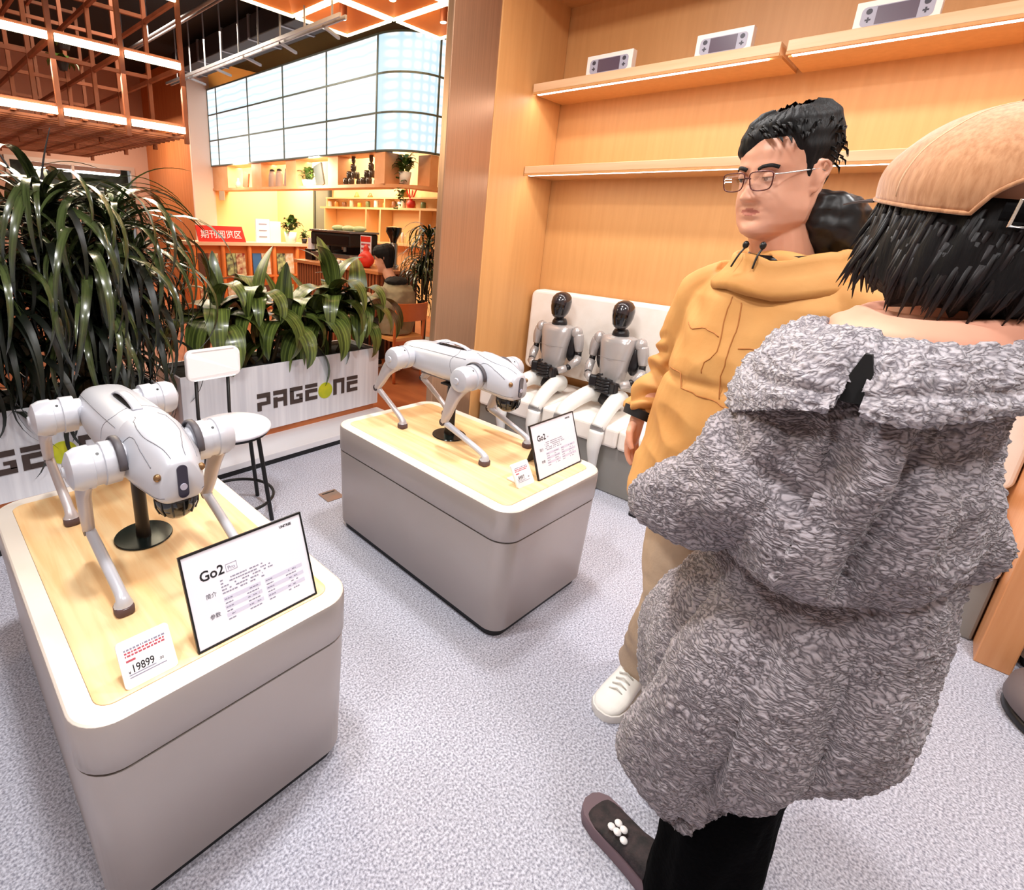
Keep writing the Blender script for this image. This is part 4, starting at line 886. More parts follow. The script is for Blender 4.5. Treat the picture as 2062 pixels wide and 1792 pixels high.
# magazine shelf facing the camera
t = thing('magazine_rack', 'low orange magazine rack with pale top, below the red Chinese sign', 'bookcase', (3.14, 8.1, 0))
M_mag = mat('rack_orange', '#D87C3E', .5); M_top = mat('rack_top', '#EBC7A8', .5)
MB().b2((0, .06, 0), (2.06, .40, 1.06)).build('carcass', M_mag, t); MB().b2((-.02, -.02, 1.06), (2.08, .42, 1.11)).build('top_board', M_top, t)
for z in (.05, .56): MB().b2((0, 0, z), (2.06, .06, z + .03)).build('ledge', M_mag, t)
mags = ('#5A3A30', '#D9CFA8', '#B8C890', '#8E3030', '#3E6FA8', '#C9A070', '#3A3A44', '#D8D4CC')
for k in range(5):
    x = .08 + k * .44; MB().lathe([(.03, .08), (.035, .1), (.035, 1.04), (.03, 1.06)], (x, .03, 0), 14).build('post', M_mag, t, auto=40)
for row in range(2):
    for k in range(8):
        x = .24 + k // 2 * .44 + (k % 2) * .16 - .03; z = (.60, .09)[row]
        mg = thing('magazine', ('upper', 'lower')[row] + ' row magazine with ' + ('dark brown', 'cream', 'pale green', 'crimson', 'blue', 'tan', 'charcoal', 'white')[(k + row * 3) % 8] + ' cover, on the orange rack', 'magazine', (3.14 + x, 8.13, z), 0, 'magazines on the rack')
        MB().box((0, .0, .17), (.15, .012, .34 if row == 0 else .32), mt=Matrix.Rotation(R(-6), 3, 'X')).build('cover', mat('mag_%s' % 'abcdefgh'[(k + row * 3) % 8], mags[(k + row * 3) % 8], .4, col2=mags[(k * 3 + row) % 8], scale=14), mg)
t = thing('red_sign', 'red acrylic sign with white Chinese characters standing on the magazine rack', 'sign', (3.30, 8.12, 1.11))
MB()._add([(0, 0, 0), (.75, 0, 0), (.71, .05, .235), (-.02, .05, .235), (0, .02, 0), (.75, .02, 0), (.71, .07, .235), (-.02, .07, .235)], [(0, 1, 2, 3), (7, 6, 5, 4), (0, 4, 5, 1), (1, 5, 6, 2), (2, 6, 7, 3), (3, 7, 4, 0)]).build('plate', mat('sign_red', '#E02A22', .4, emit='#E02A22', estr=0.0), t)
text('lettering', '期刊阅览区', .13, M_paper, t, (.035, .008, .065), MT((1, 0, 0), (0, .208, 1)), .001, bold=.001)
t = thing('price_board', 'white upright panel with grey lines standing on the magazine rack', 'sign', (4.27, 8.2, 1.11)); MB().b2((0, 0, 0), (.24, .03, .37)).build('panel', M_paper, t)
for k in range(3): MB().b2((.05, -.003, .08 + k * .1), (.19, 0, .10 + k * .1)).build('printed_line', M_inkg, t)
t = thing('white_carton', 'white box behind the upright panel on the magazine rack', 'box', (4.56, 8.28, 1.11)); MB().b2((0, 0, 0), (.2, .12, .34)).build('carton', M_pbox, t)
potted('green plant in a white pot on the right of the magazine rack', 4.93, 8.25, 1.11, .11, .18, 36, 2.0, 6)
potted('dark low plant at the right end of the magazine rack', 5.12, 8.12, 1.11, .05, .08, 16, 1.4, 7, potm=M_duct)

# cafe chair
t = thing('wooden_chair', 'orange-brown wooden chair carrying the seated cafe guest', 'chair', (3.50, 3.85, 0), R(-6))
M_ch = mat('chair_wood', '#C4652F', .4, col2='#CF7440', scale=5)
for x in (-.17, .17):
    MB().tube(catmull([(x, -.20, 0), (x * 1.0, -.18, .4), (x * 1.02, -.22, .79)], 4), .016, 12).build('rear_leg', M_ch, t, smooth=True); MB().tube([(x * 1.1, .18, 0), (x, .16, .43)], .015, 12).build('front_leg', M_ch, t, smooth=True)
MB().prism(rrect(-.20, .20, -.20, .20, .06), .42, .45).build('seat', mat('chair_seat', '#E0A060', .4), t, auto=40)
MB().loft([[(x, -.215 - .05 * (1 - (x / .19) ** 2) + d, z) for d, z in ((0, .62), (.018, .62), (.006, .79), (-.012, .79))] for x in [(-.19 + .038 * k) for k in range(11)]]).build('backrest', M_ch, t, auto=50)
MB().box((0, -.19, .40), (.34, .02, .04)).build('rear_rail', M_ch, t)
# ================================================================== people
HEAD = [(-.128, .012, .055, .0), (-.122, .030, .078, .02), (-.110, .052, .087, .035), (-.090, .0655, .088, .055), (-.06, .071, .087, .066), (-.03, .072, .086, .078),
        (0, .0745, .085, .090), (.03, .0765, .088, .099), (.06, .0765, .087, .100), (.085, .070, .076, .092), (.103, .055, .055, .074), (.115, .034, .030, .046), (.121, .010, .006, .014)]
def head_pt(a, z, grow=0.0):
    w, f, b = interp(HEAD, z); c, s = cos(a), sin(a)      # a = 0 looks forward (+Y)
    x = (abs(s) ** .92) * (1 if s > 0 else -1) * (w + grow); y = (f if c > 0 else b) * (abs(c) ** .88) * (1 if c > 0 else -1)
    y += grow * (1 if c > 0 else -1) * abs(c)
    return x, y
def head_mesh(mb, T, cheek=1.0):
    nu, nv = 128, 96; rings = []
    for j in range(nv + 1):
        z = -.128 + .249 * (.5 - .5 * cos(pi * j / nv)); ring = []
        for k in range(nu):
            u = k / nu * 2 - 1; a = pi * (u * .72 + .28 * u ** 3)
            x, y = head_pt(a, z); c = cos(a)
            if c > 0:
                ax = abs(x); d = 0
                nz = sst(.030, -.030, z) if z > -.030 else 1
                d += (.005 + .019 * nz) * gs(x, 0, .0090 + .007 * nz) * sst(-.046, -.034, z) * sst(.040, .015, z)
                d += .0095 * gs(ax, .0145, .0070) * gs(z, -.033, .008)
                d -= .0105 * gs(ax, .031, .017) * gs(z, .010, .013)
                d += .004 * gs(ax, .030, .024) * gs(z, .032, .008)
                d += .0055 * gs(ax, .031, .013) * gs(z, .009, .0075)
                d += .0050 * gs(x, 0, .021) * gs(z, -.0575, .0050) + .0060 * gs(x, 0, .019) * gs(z, -.0695, .0060)
                d -= .0050 * gs(x, 0, .025) * gs(z, -.0632, .0026) + .0045 * gs(x, 0, .02) * gs(z, -.082, .006)
                d += .006 * gs(x, 0, .020) * gs(z, -.101, .011) + .005 * cheek * gs(ax, .042, .022) * gs(z, -.040, .024)
                y += d * c ** .3
                if cheek > 1: x *= 1.03 + .06 * gs(z, -.075, .04)
            ring.append(T @ Vector((x, y, z)))
        rings.append(ring)
    mb.loft(rings)
    for s in (-1, 1):      # ears
        P = [(s * .076, .006, -.024), (s * .079, -.002, -.030), (s * .082, -.010, -.012), (s * .087, -.022, .006), (s * .088, -.024, .022), (s * .083, -.012, .031), (s * .078, .004, .024), (s * .076, .010, .008)]
        mb.tube([T @ p for p in catmull(P, 4)], .0042, 8); mb.ell(T @ Vector((s * .076, -.006, .0)), (.008, .016, .026), 14, 10, T.to_3x3())
def eyes_etc(T, root, mats, down=.6):
    for s in (-1, 1):
        e = MB().ell(T @ Vector((s * .031, .0775, .010)), .0110, 16, 12).build('eye', mat('eye_white', '#E9E2DC', .2), root, smooth=True)
        MB().ell(T @ Vector((s * .0305, .0865, .0055)), (.0048, .0026, .0048), 12, 8, T.to_3x3()).build('iris', M_blackg, e, smooth=True)
        b = MB().grid(lambda u, v: T @ Vector((s * .031 + .0128 * sin((u - .5) * 2.9) * cos(v * 1.5 - .15), .0768 + .0126 * cos((u - .5) * 2.9) * cos(v * 1.5 - .15), .0102 + .0126 * sin(v * 1.5 - .15))), 14, 8)
        b.build('eyelid', mats['skin'], root, smooth=True)
        MB().tube([T @ Vector((s * .031 + .0128 * sin(q), .0770 + .0128 * cos(q), .0085)) for q in [(-1.3 + .26 * i) for i in range(11)]], .0010, 6).build('eyelashes', M_darkp, root)
        MB().tube([T @ Vector(p) for p in catmull([(s * .014, .092, .026), (s * .026, .093, .031), (s * .040, .085, .032), (s * .050, .075, .027)], 4)], [(.0042, .0018)] * 13, 8).build('eyebrow', M_hair, root, smooth=True)
def hand(mb, w, d, pn, th, sc=1.0, curl=.5):
    """palm and five fingers: w wrist, d pointing direction, pn palm normal, th thumb side"""
    w = Vector(w); d = Vector(d).normalized(); pn = Vector(pn); pn = (pn - d * pn.dot(d)).normalized(); th = Vector(th); th = (th - d * th.dot(d) - pn * th.dot(pn)).normalized()
    mb.tube([w - d * .02 * sc, w + d * .01 * sc, w + d * .045 * sc, w + d * .085 * sc], [(.020 * sc, .020 * sc), (.019 * sc, .023 * sc), (.015 * sc, .036 * sc), (.012 * sc, .038 * sc)] if False else [.021 * sc, .022 * sc, .021 * sc, .016 * sc], 12)
    rings = []
    for t, a, b in ((0, .022, .014), (.03, .034, .015), (.06, .040, .014), (.085, .040, .012), (.092, .036, .009)):
        rings.append([w + d * t * sc + th * cos(2 * pi * k / 14) * a * sc + pn * sin(2 * pi * k / 14) * b * sc for k in range(14)])
    mb.loft(rings)
    for k, (off, L) in enumerate(((.029, .070), (.010, .078), (-.010, .072), (-.029, .056))):
        p = w + d * .083 * sc + th * off * sc; pts = [p - d * .01 * sc, p]; dd = d.copy()
        for q in range(3):
            ang = curl * (.5 + .3 * q) * (1 + .1 * k); dd = (dd * cos(ang) + pn * sin(ang)).normalized(); pn2 = pn
            p = p + dd * L * sc * (.45, .32, .23)[q]; pts.append(p)
        mb.tube(pts, [.0090 * sc, .0088 * sc, .0082 * sc, .0076 * sc, .0062 * sc], 10)
    p0 = w + d * .02 * sc + th * .022 * sc
    mb.tube([p0, p0 + (d * .6 + th * .7 + pn * .2).normalized() * .035 * sc, p0 + (d * .6 + th * .7 + pn * .2).normalized() * .035 * sc + (d * .9 + th * .2 + pn * .35).normalized() * .030 * sc, p0 + (d * .6 + th * .7 + pn * .2).normalized() * .035 * sc + (d * .9 + th * .1 + pn * .45).normalized() * .052 * sc], [.013 * sc, .0112 * sc, .0098 * sc, .0075 * sc], 10)
def frame(loc, fwd, pitch=0, roll=0):
    f = Vector((fwd[0], fwd[1], 0)).normalized(); r = Vector((f.y, -f.x, 0))
    M = Matrix((r, f, Vector((0, 0, 1)))).transposed().to_4x4()
    return Matrix.Translation(loc) @ M @ Matrix.Rotation(R(-pitch), 4, 'X') @ Matrix.Rotation(R(roll), 4, 'Y')
def fbm(c, s, o=3):
    return noise.fractal(c * s, 1.0, 2.0, o)
def shoe(name, heel, toe, w, H, mu, ms, parent, laces=None, label=None, z=0.0, solez=.028):
    """one shoe as a child thing-part: upper with sole, tongue and laces as its own parts"""
    h = Vector(heel); d = Vector(toe) - h; L = d.length; d.normalize(); s = Vector((d.y, -d.x, 0)); up = Vector((0, 0, 1))
    def ring(t, ww, zb, zt, n=20):
        c = h + d * (t * L); return [c + s * (abs(cos(a)) ** .75 * (1 if cos(a) > 0 else -1)) * ww * w + up * (z + zb + (zt - zb) * (.5 + .5 * abs(sin(a)) ** .8 * (1 if sin(a) > 0 else -1))) for a in [2 * pi * k / n for k in range(n)]]
    S_ = solez
    U = [(.01, .25, S_ - .01, H * .75), (.05, .36, S_ - .01, H * .95), (.15, .41, S_ - .01, H), (.32, .42, S_ - .01, H * .98), (.45, .42, S_ - .01, H * .80), (.60, .46, S_ - .01, H * .64), (.75, .48, S_ - .01, H * .50), (.88, .43, S_ - .01, H * .43), (.96, .30, S_ - .01, H * .36), (.99, .14, S_ - .008, H * .28)]
    u = MB().loft([ring(*q) for q in U]).build(name, mu, parent, smooth=True, label=label)
    B = [(0, .22), (.03, .38), (.12, .45), (.35, .44), (.55, .47), (.75, .53), (.90, .48), (.98, .32), (1.015, .14)]
    rings = []
    for t, ww in B:
        c = h + d * (t * L); rings.append([c + s * q * ww * w + up * (z + zz) for q, zz in ((-1, .002), (-.93, 0), (.93, 0), (1, .002), (1, S_ - .004), (.96, S_), (-.96, S_), (-1, S_ - .004))])
    MB().loft(rings).build('sole', ms, u, auto=50)
    if laces:
        for k in range(5):
            t = .42 + k * .07; zz = z + H * (.90 - (t - .42) * 1.15); c = h + d * t * L
            MB().tube([c - s * w * .22 + up * (zz - .008), c + up * (zz + .0035), c + s * w * .22 + d * .006 + up * (zz - .008)], .0028, 6).build('lace', laces, u, smooth=True)
    return u

# ------------------------------------------------------------------ the man
M_jack = mat('mustard_jacket', '#C68C4A', .7, col2='#D09A58', scale=6, bump=.12, bscale=90, bdist=.003); M_jseam = mat('jacket_seam', '#A8682C', .7)
M_khaki = mat('khaki', '#B49A80', .8, col2='#C3AA90', scale=8, bump=.1, bscale=120)
M_lip = mat('lips', '#B87060', .5); M_nyl = mat('black_nylon', '#0B0B0D', .38)
MX, MY = 1.50, .30
man = thing('person', 'man in mustard hooded jacket and glasses standing beside the humanoid robots, looking left', 'person', (MX, MY, 0))
F = Vector((-.95, .31, 0)).normalized(); Q = Vector((F.y * -1, F.x, 0)) * -1; Q = Vector((.31, .95, 0)).normalized()
def mp(f, q, z): return F * f + Q * q + Vector((0, 0, z))       # local man space
TH = frame((-.02, .044, 1.645), (-.905, .425), 9)
b = MB(); head_mesh(b, TH, 1.3)
b.tube([mp(-.015, .0, 1.40), mp(-.005, .015, 1.47), mp(.01, .035, 1.545), mp(.02, .04, 1.60)], [.075, .064, .060, .058], 20)
TORS = [(.80, .15, .10), (.92, .155, .105), (1.05, .15, .10), (1.2, .16, .105), (1.34, .17, .10), (1.41, .13, .08), (1.45, .07, .06)]
b.loft([[mp(cos(a) * d, sin(a) * w, z) for a in [2 * pi * k / 24 for k in range(24)]] for z, w, d in TORS])
SH, EL, WRv = mp(-.01, .185, 1.395), mp(-.030, .262, 1.14), mp(.03, .305, .972)
SH2, EL2, WR2 = mp(-.01, -.185, 1.395), mp(-.05, -.225, 1.14), mp(.07, -.16, .99)
b.tube([SH, (SH + EL) / 2, EL, (EL + WRv) / 2, WRv], [.048, .038, .030, .028, .024], 14); b.tube([SH2, (SH2 + EL2) / 2, EL2, (EL2 + WR2) / 2, WR2], [.052, .046, .038, .034, .026], 14)
hand(b, WRv + Vector((0, 0, -.005)), mp(.12, -.02, -1), mp(-.25, -1, 0), mp(1, 0, .0), 1.0, .45)
hand(b, WR2, mp(.4, .3, -.7), mp(-.3, 1, 0), mp(.8, 0, .3), 1.0, .5)
for s in (1, -1):
    ak = mp(-.068, .18, .10) if s > 0 else mp(-.10, -.08, .10); te = Vector((-.03, .165, .030)) if s > 0 else Vector((-.06, -.130, .030)); kn = mp(.03, .062, .5) if s > 0 else mp(.02, -.10, .5)
    b.tube([mp(0, s * .085, .88), kn, ak], [.085, .055, .036], 14); b.tube([ak, ak * .6 + te * .4 + Vector((0, 0, -.04)), te], [.034, .024, .013], 12)
me = fuse(b, .0035, 2)
o = meshobj('body', me, M_skin, man); me.materials.append(M_lip)
Ti = TH.inverted()
for p in me.polygons:
    c = Ti @ p.center
    if c.y > .07 and abs(c.x) < .022 and abs(c.z + .0635) < .0080 * (1 - (abs(c.x) / .025) ** 2) : p.material_index = 1
eyes_etc(TH, man, {'skin': M_skin})
# hair: volume swept over the top, short above the ears
def hair_shell(T, name, root, m, line, thick, nu=120, nv=60, z0=-.09, z1=.1205, amp=.004, fr=60):
    def f(u, v):
        a = pi * (2 * u - 1); z = z0 + (z1 - z0) * sin(v * pi / 2) ** .9; L = line(a)
        t = thick(a, z) * sst(L - .006, L + .020, z) - .006 * (1 - sst(L - .012, L + .002, z))
        x, y = head_pt(a, z, t); q = Vector((x, y, z + max(0, t) * sst(.06, .12, z) * 1.1))
        k = noise.noise(Vector((a * 9, z * 12, 3))) + .5 * noise.noise(Vector((a * 26, z * 16, 1)))
        q *= 1 + (k * amp * 14 if t > 0 else 0) * (.5 + .5 * sst(L, L + .03, z)); return T @ q
    return MB().grid(f, nu, nv).build(name, m, root, smooth=True)
def man_line(a):
    s_ = a; a = abs(a); return .066 + .022 * sst(.35, -.1, s_) * sst(-1.1, -.8, s_) - .012 * sst(.25, .6, s_) - .012 * sst(.7, 1.1, a) - .060 * sst(1.15, 1.35, a) + .035 * sst(1.45, 1.6, a) - .055 * sst(1.9, 2.4, a)
hr = hair_shell(TH, 'hair', man, M_hair, man_line, lambda a, z: .003 + .008 * sst(.02, .07, z) + .012 * sst(.07, .12, z) * (1 - .5 * sst(.9, .2, abs(a))) + .010 * sst(1.6, 2.6, abs(a)) * sst(.02, .08, z), amp=.0028)
r = random.Random(2)
st = MB()
for k in range(170):      # loose locks swept over the top and short ends at the back of the crown
    top = k < 110; a = r.uniform(-3.1, 3.1) if top else r.choice((-1, 1)) * r.uniform(1.7, 3.1); z = r.uniform(.085, .118) if top else r.uniform(.02, .09)
    g_ = .008 + .010 * sst(.07, .12, z) + .008 * sst(1.6, 2.6, abs(a)); x, y = head_pt(a, z, g_); p = Vector((x, y, z + .010 * sst(.07, .115, z)))
    d = Vector((-.75, .65, -.05)) * .034 if top else Vector((x * 3, y * 2.2, -.55)).normalized() * .022; d *= r.uniform(.7, 1.3); n_ = p.normalized()
    e = p + d; e -= n_ * max(0, (e.length - p.length) * .7) if top else n_ * 0
    st.tube([TH @ (p - n_ * .002), TH @ ((p + e) / 2 + n_ * .004), TH @ e], [(.0016, .0042), (.0015, .0038), (.0003, .0006)], 5)
stuff(st.build('hair_locks', M_hair, hr, smooth=True))
# glasses
g = thing('eyeglasses', 'thin brown-rimmed glasses worn by the man in the mustard jacket', 'glasses', (MX, MY, 0)); M_gl = mat('glasses_rim', '#5A2A28', .25, .4)
rim = []
for s in (-1, 1):
    P = [(s * .033 + x * s, .106 - .10 * (abs(s * .033 + x * s) - .02) ** 2 * 8, .004 + z) for x, z in ((-.0245, .015), (0, .0178), (.0255, .0155), (.0285, .002), (.023, -.017), (0, -.0215), (-.019, -.0175), (-.0252, -.002))]
    pts = [TH @ Vector(p) for p in P]; dn_ = []
    for i in range(8):
        for q in range(4):
            t = q / 4; p0, p1, p2, p3 = [pts[(i + j - 1) % 8] for j in range(4)]; dn_.append(.5 * ((2 * p1) + (p2 - p0) * t + (2 * p0 - 5 * p1 + 4 * p2 - p3) * t * t + (3 * p1 - p0 - 3 * p2 + p3) * t ** 3))
    MB().tube(dn_, .0014, 8, close=True).build('rim', M_gl, g, smooth=True)
    MB().loft([dn_, [p + (TH.to_3x3() @ Vector((0, .0008, 0))) for p in dn_]]).build('lens', mat('clear_lens', '#FFFFFF', .02, trans=1.0, alpha=.25), g)
    MB().tube([TH @ Vector(p) for p in ((s * .0595, .098, .014), (s * .068, .080, .014), (s * .080, .0, .016), (s * .082, -.018, .010))], .0015, 6).build('temple_arm', mat('temple_silver', '#D8D4D2', .25, .6), g, smooth=True)
MB().tube([TH @ Vector(p) for p in ((-.010, .106, .008), (0, .109, .011), (.010, .106, .008))], .0013, 6).build('bridge', M_gl, g, smooth=True)
# trousers and shoes
b = MB()
LEG = {1: [(0, .095, .86), (.025, .085, .62), (.035, .060, .50), (-.01, .110, .30), (-.060, .170, .12), (-.068, .180, .065)], -1: [(0, -.095, .86), (.02, -.10, .62), (.02, -.10, .50), (-.03, -.09, .30), (-.09, -.08, .12), (-.10, -.08, .065)]}
b.ell(mp(0, 0, .88), (.15, .17, .14), 24, 12)
for s in (1, -1): b.tube(catmull([mp(*p) for p in LEG[s]], 4), [.105 - .0013 * i * (1.6 if i < 12 else 1.2) for i in range(21)], 22)
me = fuse(b, .007, 3, lambda c, n: n * (.006 * fbm(c, 9) + .004 * sin(c.z * 70 + 4 * noise.noise(c * 7)) * sst(.35, .1, c.z)))
meshobj('trousers', me, M_khaki, man)
shoe('shoe', Vector((.165, .155, 0)), Vector((-.115, .175, 0)), .105, .110, mat('white_leather', '#F1EFE8', .5, col2='#FAF8F2', scale=10), mat('white_sole', '#E8E4DE', .6), man, mat('lace_white', '#DAD6CE', .7), label='white lace-up sneaker')
shoe('shoe', Vector((.125, -.10, 0)), Vector((-.15, -.14, 0)), .105, .110, MATS['white_leather'], MATS['white_sole'], man, MATS['lace_white'], label='white lace-up sneaker')
# jacket
JT = [(.775, .215, .150, .015), (.79, .247, .172, .015), (.82, .252, .176, .015), (.90, .244, .172, .014), (1.0, .236, .168, .012), (1.1, .228, .160, .01), (1.2, .218, .150, .006), (1.3, .210, .138, .0), (1.37, .200, .122, -.005), (1.42, .160, .100, -.01), (1.455, .105, .082, -.01), (1.475, .082, .075, -.005), (1.485, .06, .06, 0)]
b = MB().loft([[mp(o_ + abs(cos(a)) ** .9 * (1 if cos(a) > 0 else -1) * d, abs(sin(a)) ** .85 * (1 if sin(a) > 0 else -1) * w, z) for a in [2 * pi * k / 40 for k in range(40)]] for z, w, d, o_ in JT])
sl = catmull([mp(-.01, .13, 1.40), mp(-.012, .19, 1.365), mp(-.02, .232, 1.26), mp(-.04, .270, 1.14), mp(-.02, .296, 1.05), mp(.025, .308, .985)], 5)
b.tube(sl, [.062 + .008 * sin(pi * i / (len(sl) - 1)) - .016 * (i / (len(sl) - 1)) ** 2 for i in range(len(sl))], 20)
sl2 = catmull([mp(-.01, -.13, 1.40), mp(-.012, -.185, 1.365), mp(-.03, -.215, 1.26), mp(-.05, -.225, 1.14), mp(.0, -.21, 1.05), mp(.065, -.17, 1.0)], 5)
b.tube(sl2, [.062 + .008 * sin(pi * i / (len(sl2) - 1)) - .016 * (i / (len(sl2) - 1)) ** 2 for i in range(len(sl2))], 20)
def jf(c, n):
    q = c.dot(Q); f = c.dot(F); arm = sst(.235, .26, q) * sst(1.36, 1.25, c.z)
    w = Vector((c.x * 1.0, c.y, c.z * .55)); d = .012 * (noise.noise(w * 6) + .6 * noise.noise(w * 14 + Vector((2, 5, 1))))
    d += .010 * (.25 - abs(noise.noise(Vector((q * 7 - c.z * 5, c.z * 5 + q * 6, f * 4 + 2))))) * sst(.9, 1.0, c.z) ** .5
    d += .0055 * (1 - abs(noise.noise(Vector((q * 5 + c.z * 4, c.z * 9 - q * 6, f * 3)))) * 4) * sst(1.35, .9, c.z)
    d += arm * .0130 * sin(c.z * 115 + 5 * noise.noise(c * 9) + q * 30) * sst(1.28, 1.12, c.z)
    d += .006 * sin((q - c.z * .9) * 42) * gs(c.z, 1.30, .07) * gs(q, .15, .06)
    d -= .009 * gs(c.z, 1.165 + .18 * (q - .02) ** 2 - .1 * q, .012) * (1 - arm)                        # waist drawstring tunnel
    d += .022 * sst(.95, .80, c.z) * sst(.05, .22, q) + .016 * sst(.88, .80, c.z) * noise.noise(Vector((q * 7, f * 7, 1)))
    return n * d
me = fuse(b, .006, 3, jf); jk = meshobj('jacket', me, M_jack, man)
drape(me, [mp(.2, .21, 1.325), mp(.25, .12, 1.315), mp(.25, .04, 1.31)], .0016, 'yoke_seam', M_jseam, jk)
drape(me, [mp(.25, -.03, 1.30), mp(.22, -.12, 1.285), mp(.15, -.20, 1.29)], .0016, 'yoke_seam', M_jseam, jk)
drape(me, [mp(.2, .22, 1.165), mp(.25, .10, 1.155), mp(.25, .0, 1.15), mp(.22, -.15, 1.15)], .0018, 'waist_seam', M_jseam, jk)
drape(me, [mp(.25, .035, 1.43), mp(.25, .035, 1.30), mp(.25, .045, 1.18)], .0016, 'placket_seam', M_jseam, jk); drape(me, [mp(.25, -.01, 1.40), mp(.25, -.012, 1.30), mp(.25, .0, 1.17)], .0016, 'placket_seam', M_jseam, jk)
# collar, lowered hood, black inner hood, cuffs
b = MB()
ring = [(cos(2 * pi * k / 36), sin(2 * pi * k / 36)) for k in range(36)]
b.loft([[mp(-.005 + c * rx_ * (1.05 if c > 0 else 1), s * ry_, z - .020 * max(0, c) + .006 * sin(5 * s) + .005 * noise.noise(Vector((c * 3, s * 3, z * 30)))) for c, s in ring] for rx_, ry_, z in
    [(.125, .160, 1.405), (.128, .158, 1.425), (.112, .135, 1.450), (.103, .120, 1.476), (.104, .118, 1.490), (.096, .108, 1.492), (.088, .098, 1.470), (.082, .092, 1.44)]], cap=False)
me = b.mesh('collar', [M_jack], True); bm = bmesh.new(); bm.from_mesh(me); bmesh.ops.solidify(bm, geom=bm.faces, thickness=.003); bm.to_mesh(me); bm.free()
o = meshobj('collar', me, M_jack, jk); me.polygons.foreach_set('use_smooth', [True] * len(me.polygons))
b = MB(); b.ell(mp(-.115, -.02, 1.475), (.06, .12, .045), 24, 12); b.ell(mp(-.10, -.10, 1.47), (.07, .07, .04), 20, 12)
meshobj('folded_hood', fuse(b, .007, 3, lambda c, n: n * (.010 * fbm(c, 12) + .005 * sin(c.z * 120 + 6 * c.x))), M_jack, jk)
b = MB().loft([[mp(-.088 + cos(a) * rx_ + .35 * (z - 1.48), -.040 + sin(a) * ry_ * .86, z) for a in [2 * pi * k / 30 for k in range(30)]] for z, rx_, ry_ in [(1.475, .055, .085), (1.50, .068, .098), (1.54, .075, .100), (1.58, .068, .085), (1.61, .048, .060), (1.622, .020, .025)]])
meshobj('inner_hood', fuse(b, .005, 2, lambda c, n: n * (.012 * noise.noise(c * 18) + .004 * noise.noise(c * 45))), M_nyl, jk)
MB().loft([[mp(-.0 + cos(a) * rx_, sin(a) * ry_, z - .012 * max(0, cos(a))) for a in [2 * pi * k / 30 for k in range(30)]] for z, rx_, ry_ in [(1.45, .072, .080), (1.478, .078, .086), (1.488, .074, .082), (1.46, .068, .075)]]).build('inner_collar', M_nyl, jk, smooth=True)
for q in (.045, .005): MB().tube(catmull([mp(.085, q, 1.50), mp(.105, q * 1.1, 1.475), mp(.112, q * 1.3, 1.445)], 4), .0022, 6).build('drawcord', M_black, jk, smooth=True)
for q in (.045, .005): MB().ell(mp(.095, q, 1.497), (.007, .007, .009), 12, 8).build('cord_stopper', M_black, jk, smooth=True)
MB().tube([mp(.022, .308, .992), mp(.032, .309, .966)], [(.047, .047), (.043, .043)], 24).build('cuff', mat('cuff_black', '#121214', .7), jk, auto=40)

# ------------------------------------------------------------------ the woman in the shaggy coat
WXc, WYc = 1.10, .05
wo = thing('person', 'woman seen from behind in long shaggy grey coat and corduroy cap', 'person', (WXc, WYc, 0))
TW = frame((0, -.045, 1.553), (.78, .62), -9)
b = MB(); head_mesh(b, TW)
b.tube([(0, -.02, 1.36), (0, -.03, 1.42), (0, -.04, 1.50)], [.06, .052, .05], 16)
b.loft([[(cos(a) * d, sin(a) * w, z) for a in [2 * pi * k / 24 for k in range(24)]] for z, w, d in [(.8, .13, .13), (1.0, .11, .11), (1.2, .12, .12), (1.30, .10, .10), (1.37, .06, .06)]])
for s in (1, -1):
    fd = Vector((.78, .62, 0)); lf = Vector((-.62, .78, 0)) * s
    sh, el, wr = [Vector(q) for q in (((-.06, .05, 1.25), (-.13, .15, 1.08), (-.04, .205, 1.03)) if s > 0 else ((.08, -.04, 1.25), (.185, -.075, 1.10), (.19, .0, 1.04)))]
    b.tube([sh, (sh + el) / 2, el, (el + wr) / 2, wr], [.040, .036, .030, .026, .022], 12); hand(b, wr, Vector((.7, -.25, -.5)) if s > 0 else Vector((-.9, .3, -.6)), fd * -1, Vector((0, 0, 1)), .8, .4)
b.tube([(-.06, .03, .85), (-.06, .05, .45), (-.055, .08, .08)], [.08, .055, .04], 12); b.tube([(.08, -.02, .85), (.12, .03, .45), (.135, .065, .08)], [.08, .055, .04], 12)
b.tube([(-.055, .09, .06), (-.04, .15, .04), (-.02, .22, .030)], [.030, .020, .013], 10); b.tube([(.18, .03, .06), (.182, .10, .04), (.185, .17, .030)], [.030, .020, .013], 10)
meshobj('body', fuse(b, .005, 2), M_skin, wo)
eyes_etc(TW, wo, {'skin': M_skin})
# trousers and shoes
b = MB(); b.tube([(-.06, .03, .85), (-.065, .03, .5), (-.07, .03, .25), (-.07, .03, .03)], [.11, .095, .095, .105], 26); b.tube([(.08, -.02, .85), (.11, .03, .5), (.13, .06, .25), (.135, .065, .045)], [.11, .085, .075, .075], 26); b.ell((0, 0, .86), (.15, .14, .12))
meshobj('trousers', fuse(b, .007, 2, lambda c, n: n * (.010 * fbm(Vector((c.x, c.y, c.z * .3)), 12))), mat('black_cloth', '#020203', .95, bump=.2, bscale=80, spec=.05), wo)
M_canv = mat('dark_canvas', '#1B1A1C', .8, col2='#3A2E30', scale=40, bump=.3, bscale=150); M_mauve = mat('mauve_sole', '#6E5A62', .6)
s1 = shoe('shoe', (-.055, .075, 0), (.005, .315, 0), .105, .088, M_canv, M_mauve, wo, solez=.036, label='dark canvas shoe with mauve sole and white flowers')
shoe('shoe', (.185, -.01, 0), (.185, .235, 0), .10, .085, M_canv, M_mauve, wo, label='dark canvas shoe with mauve sole')
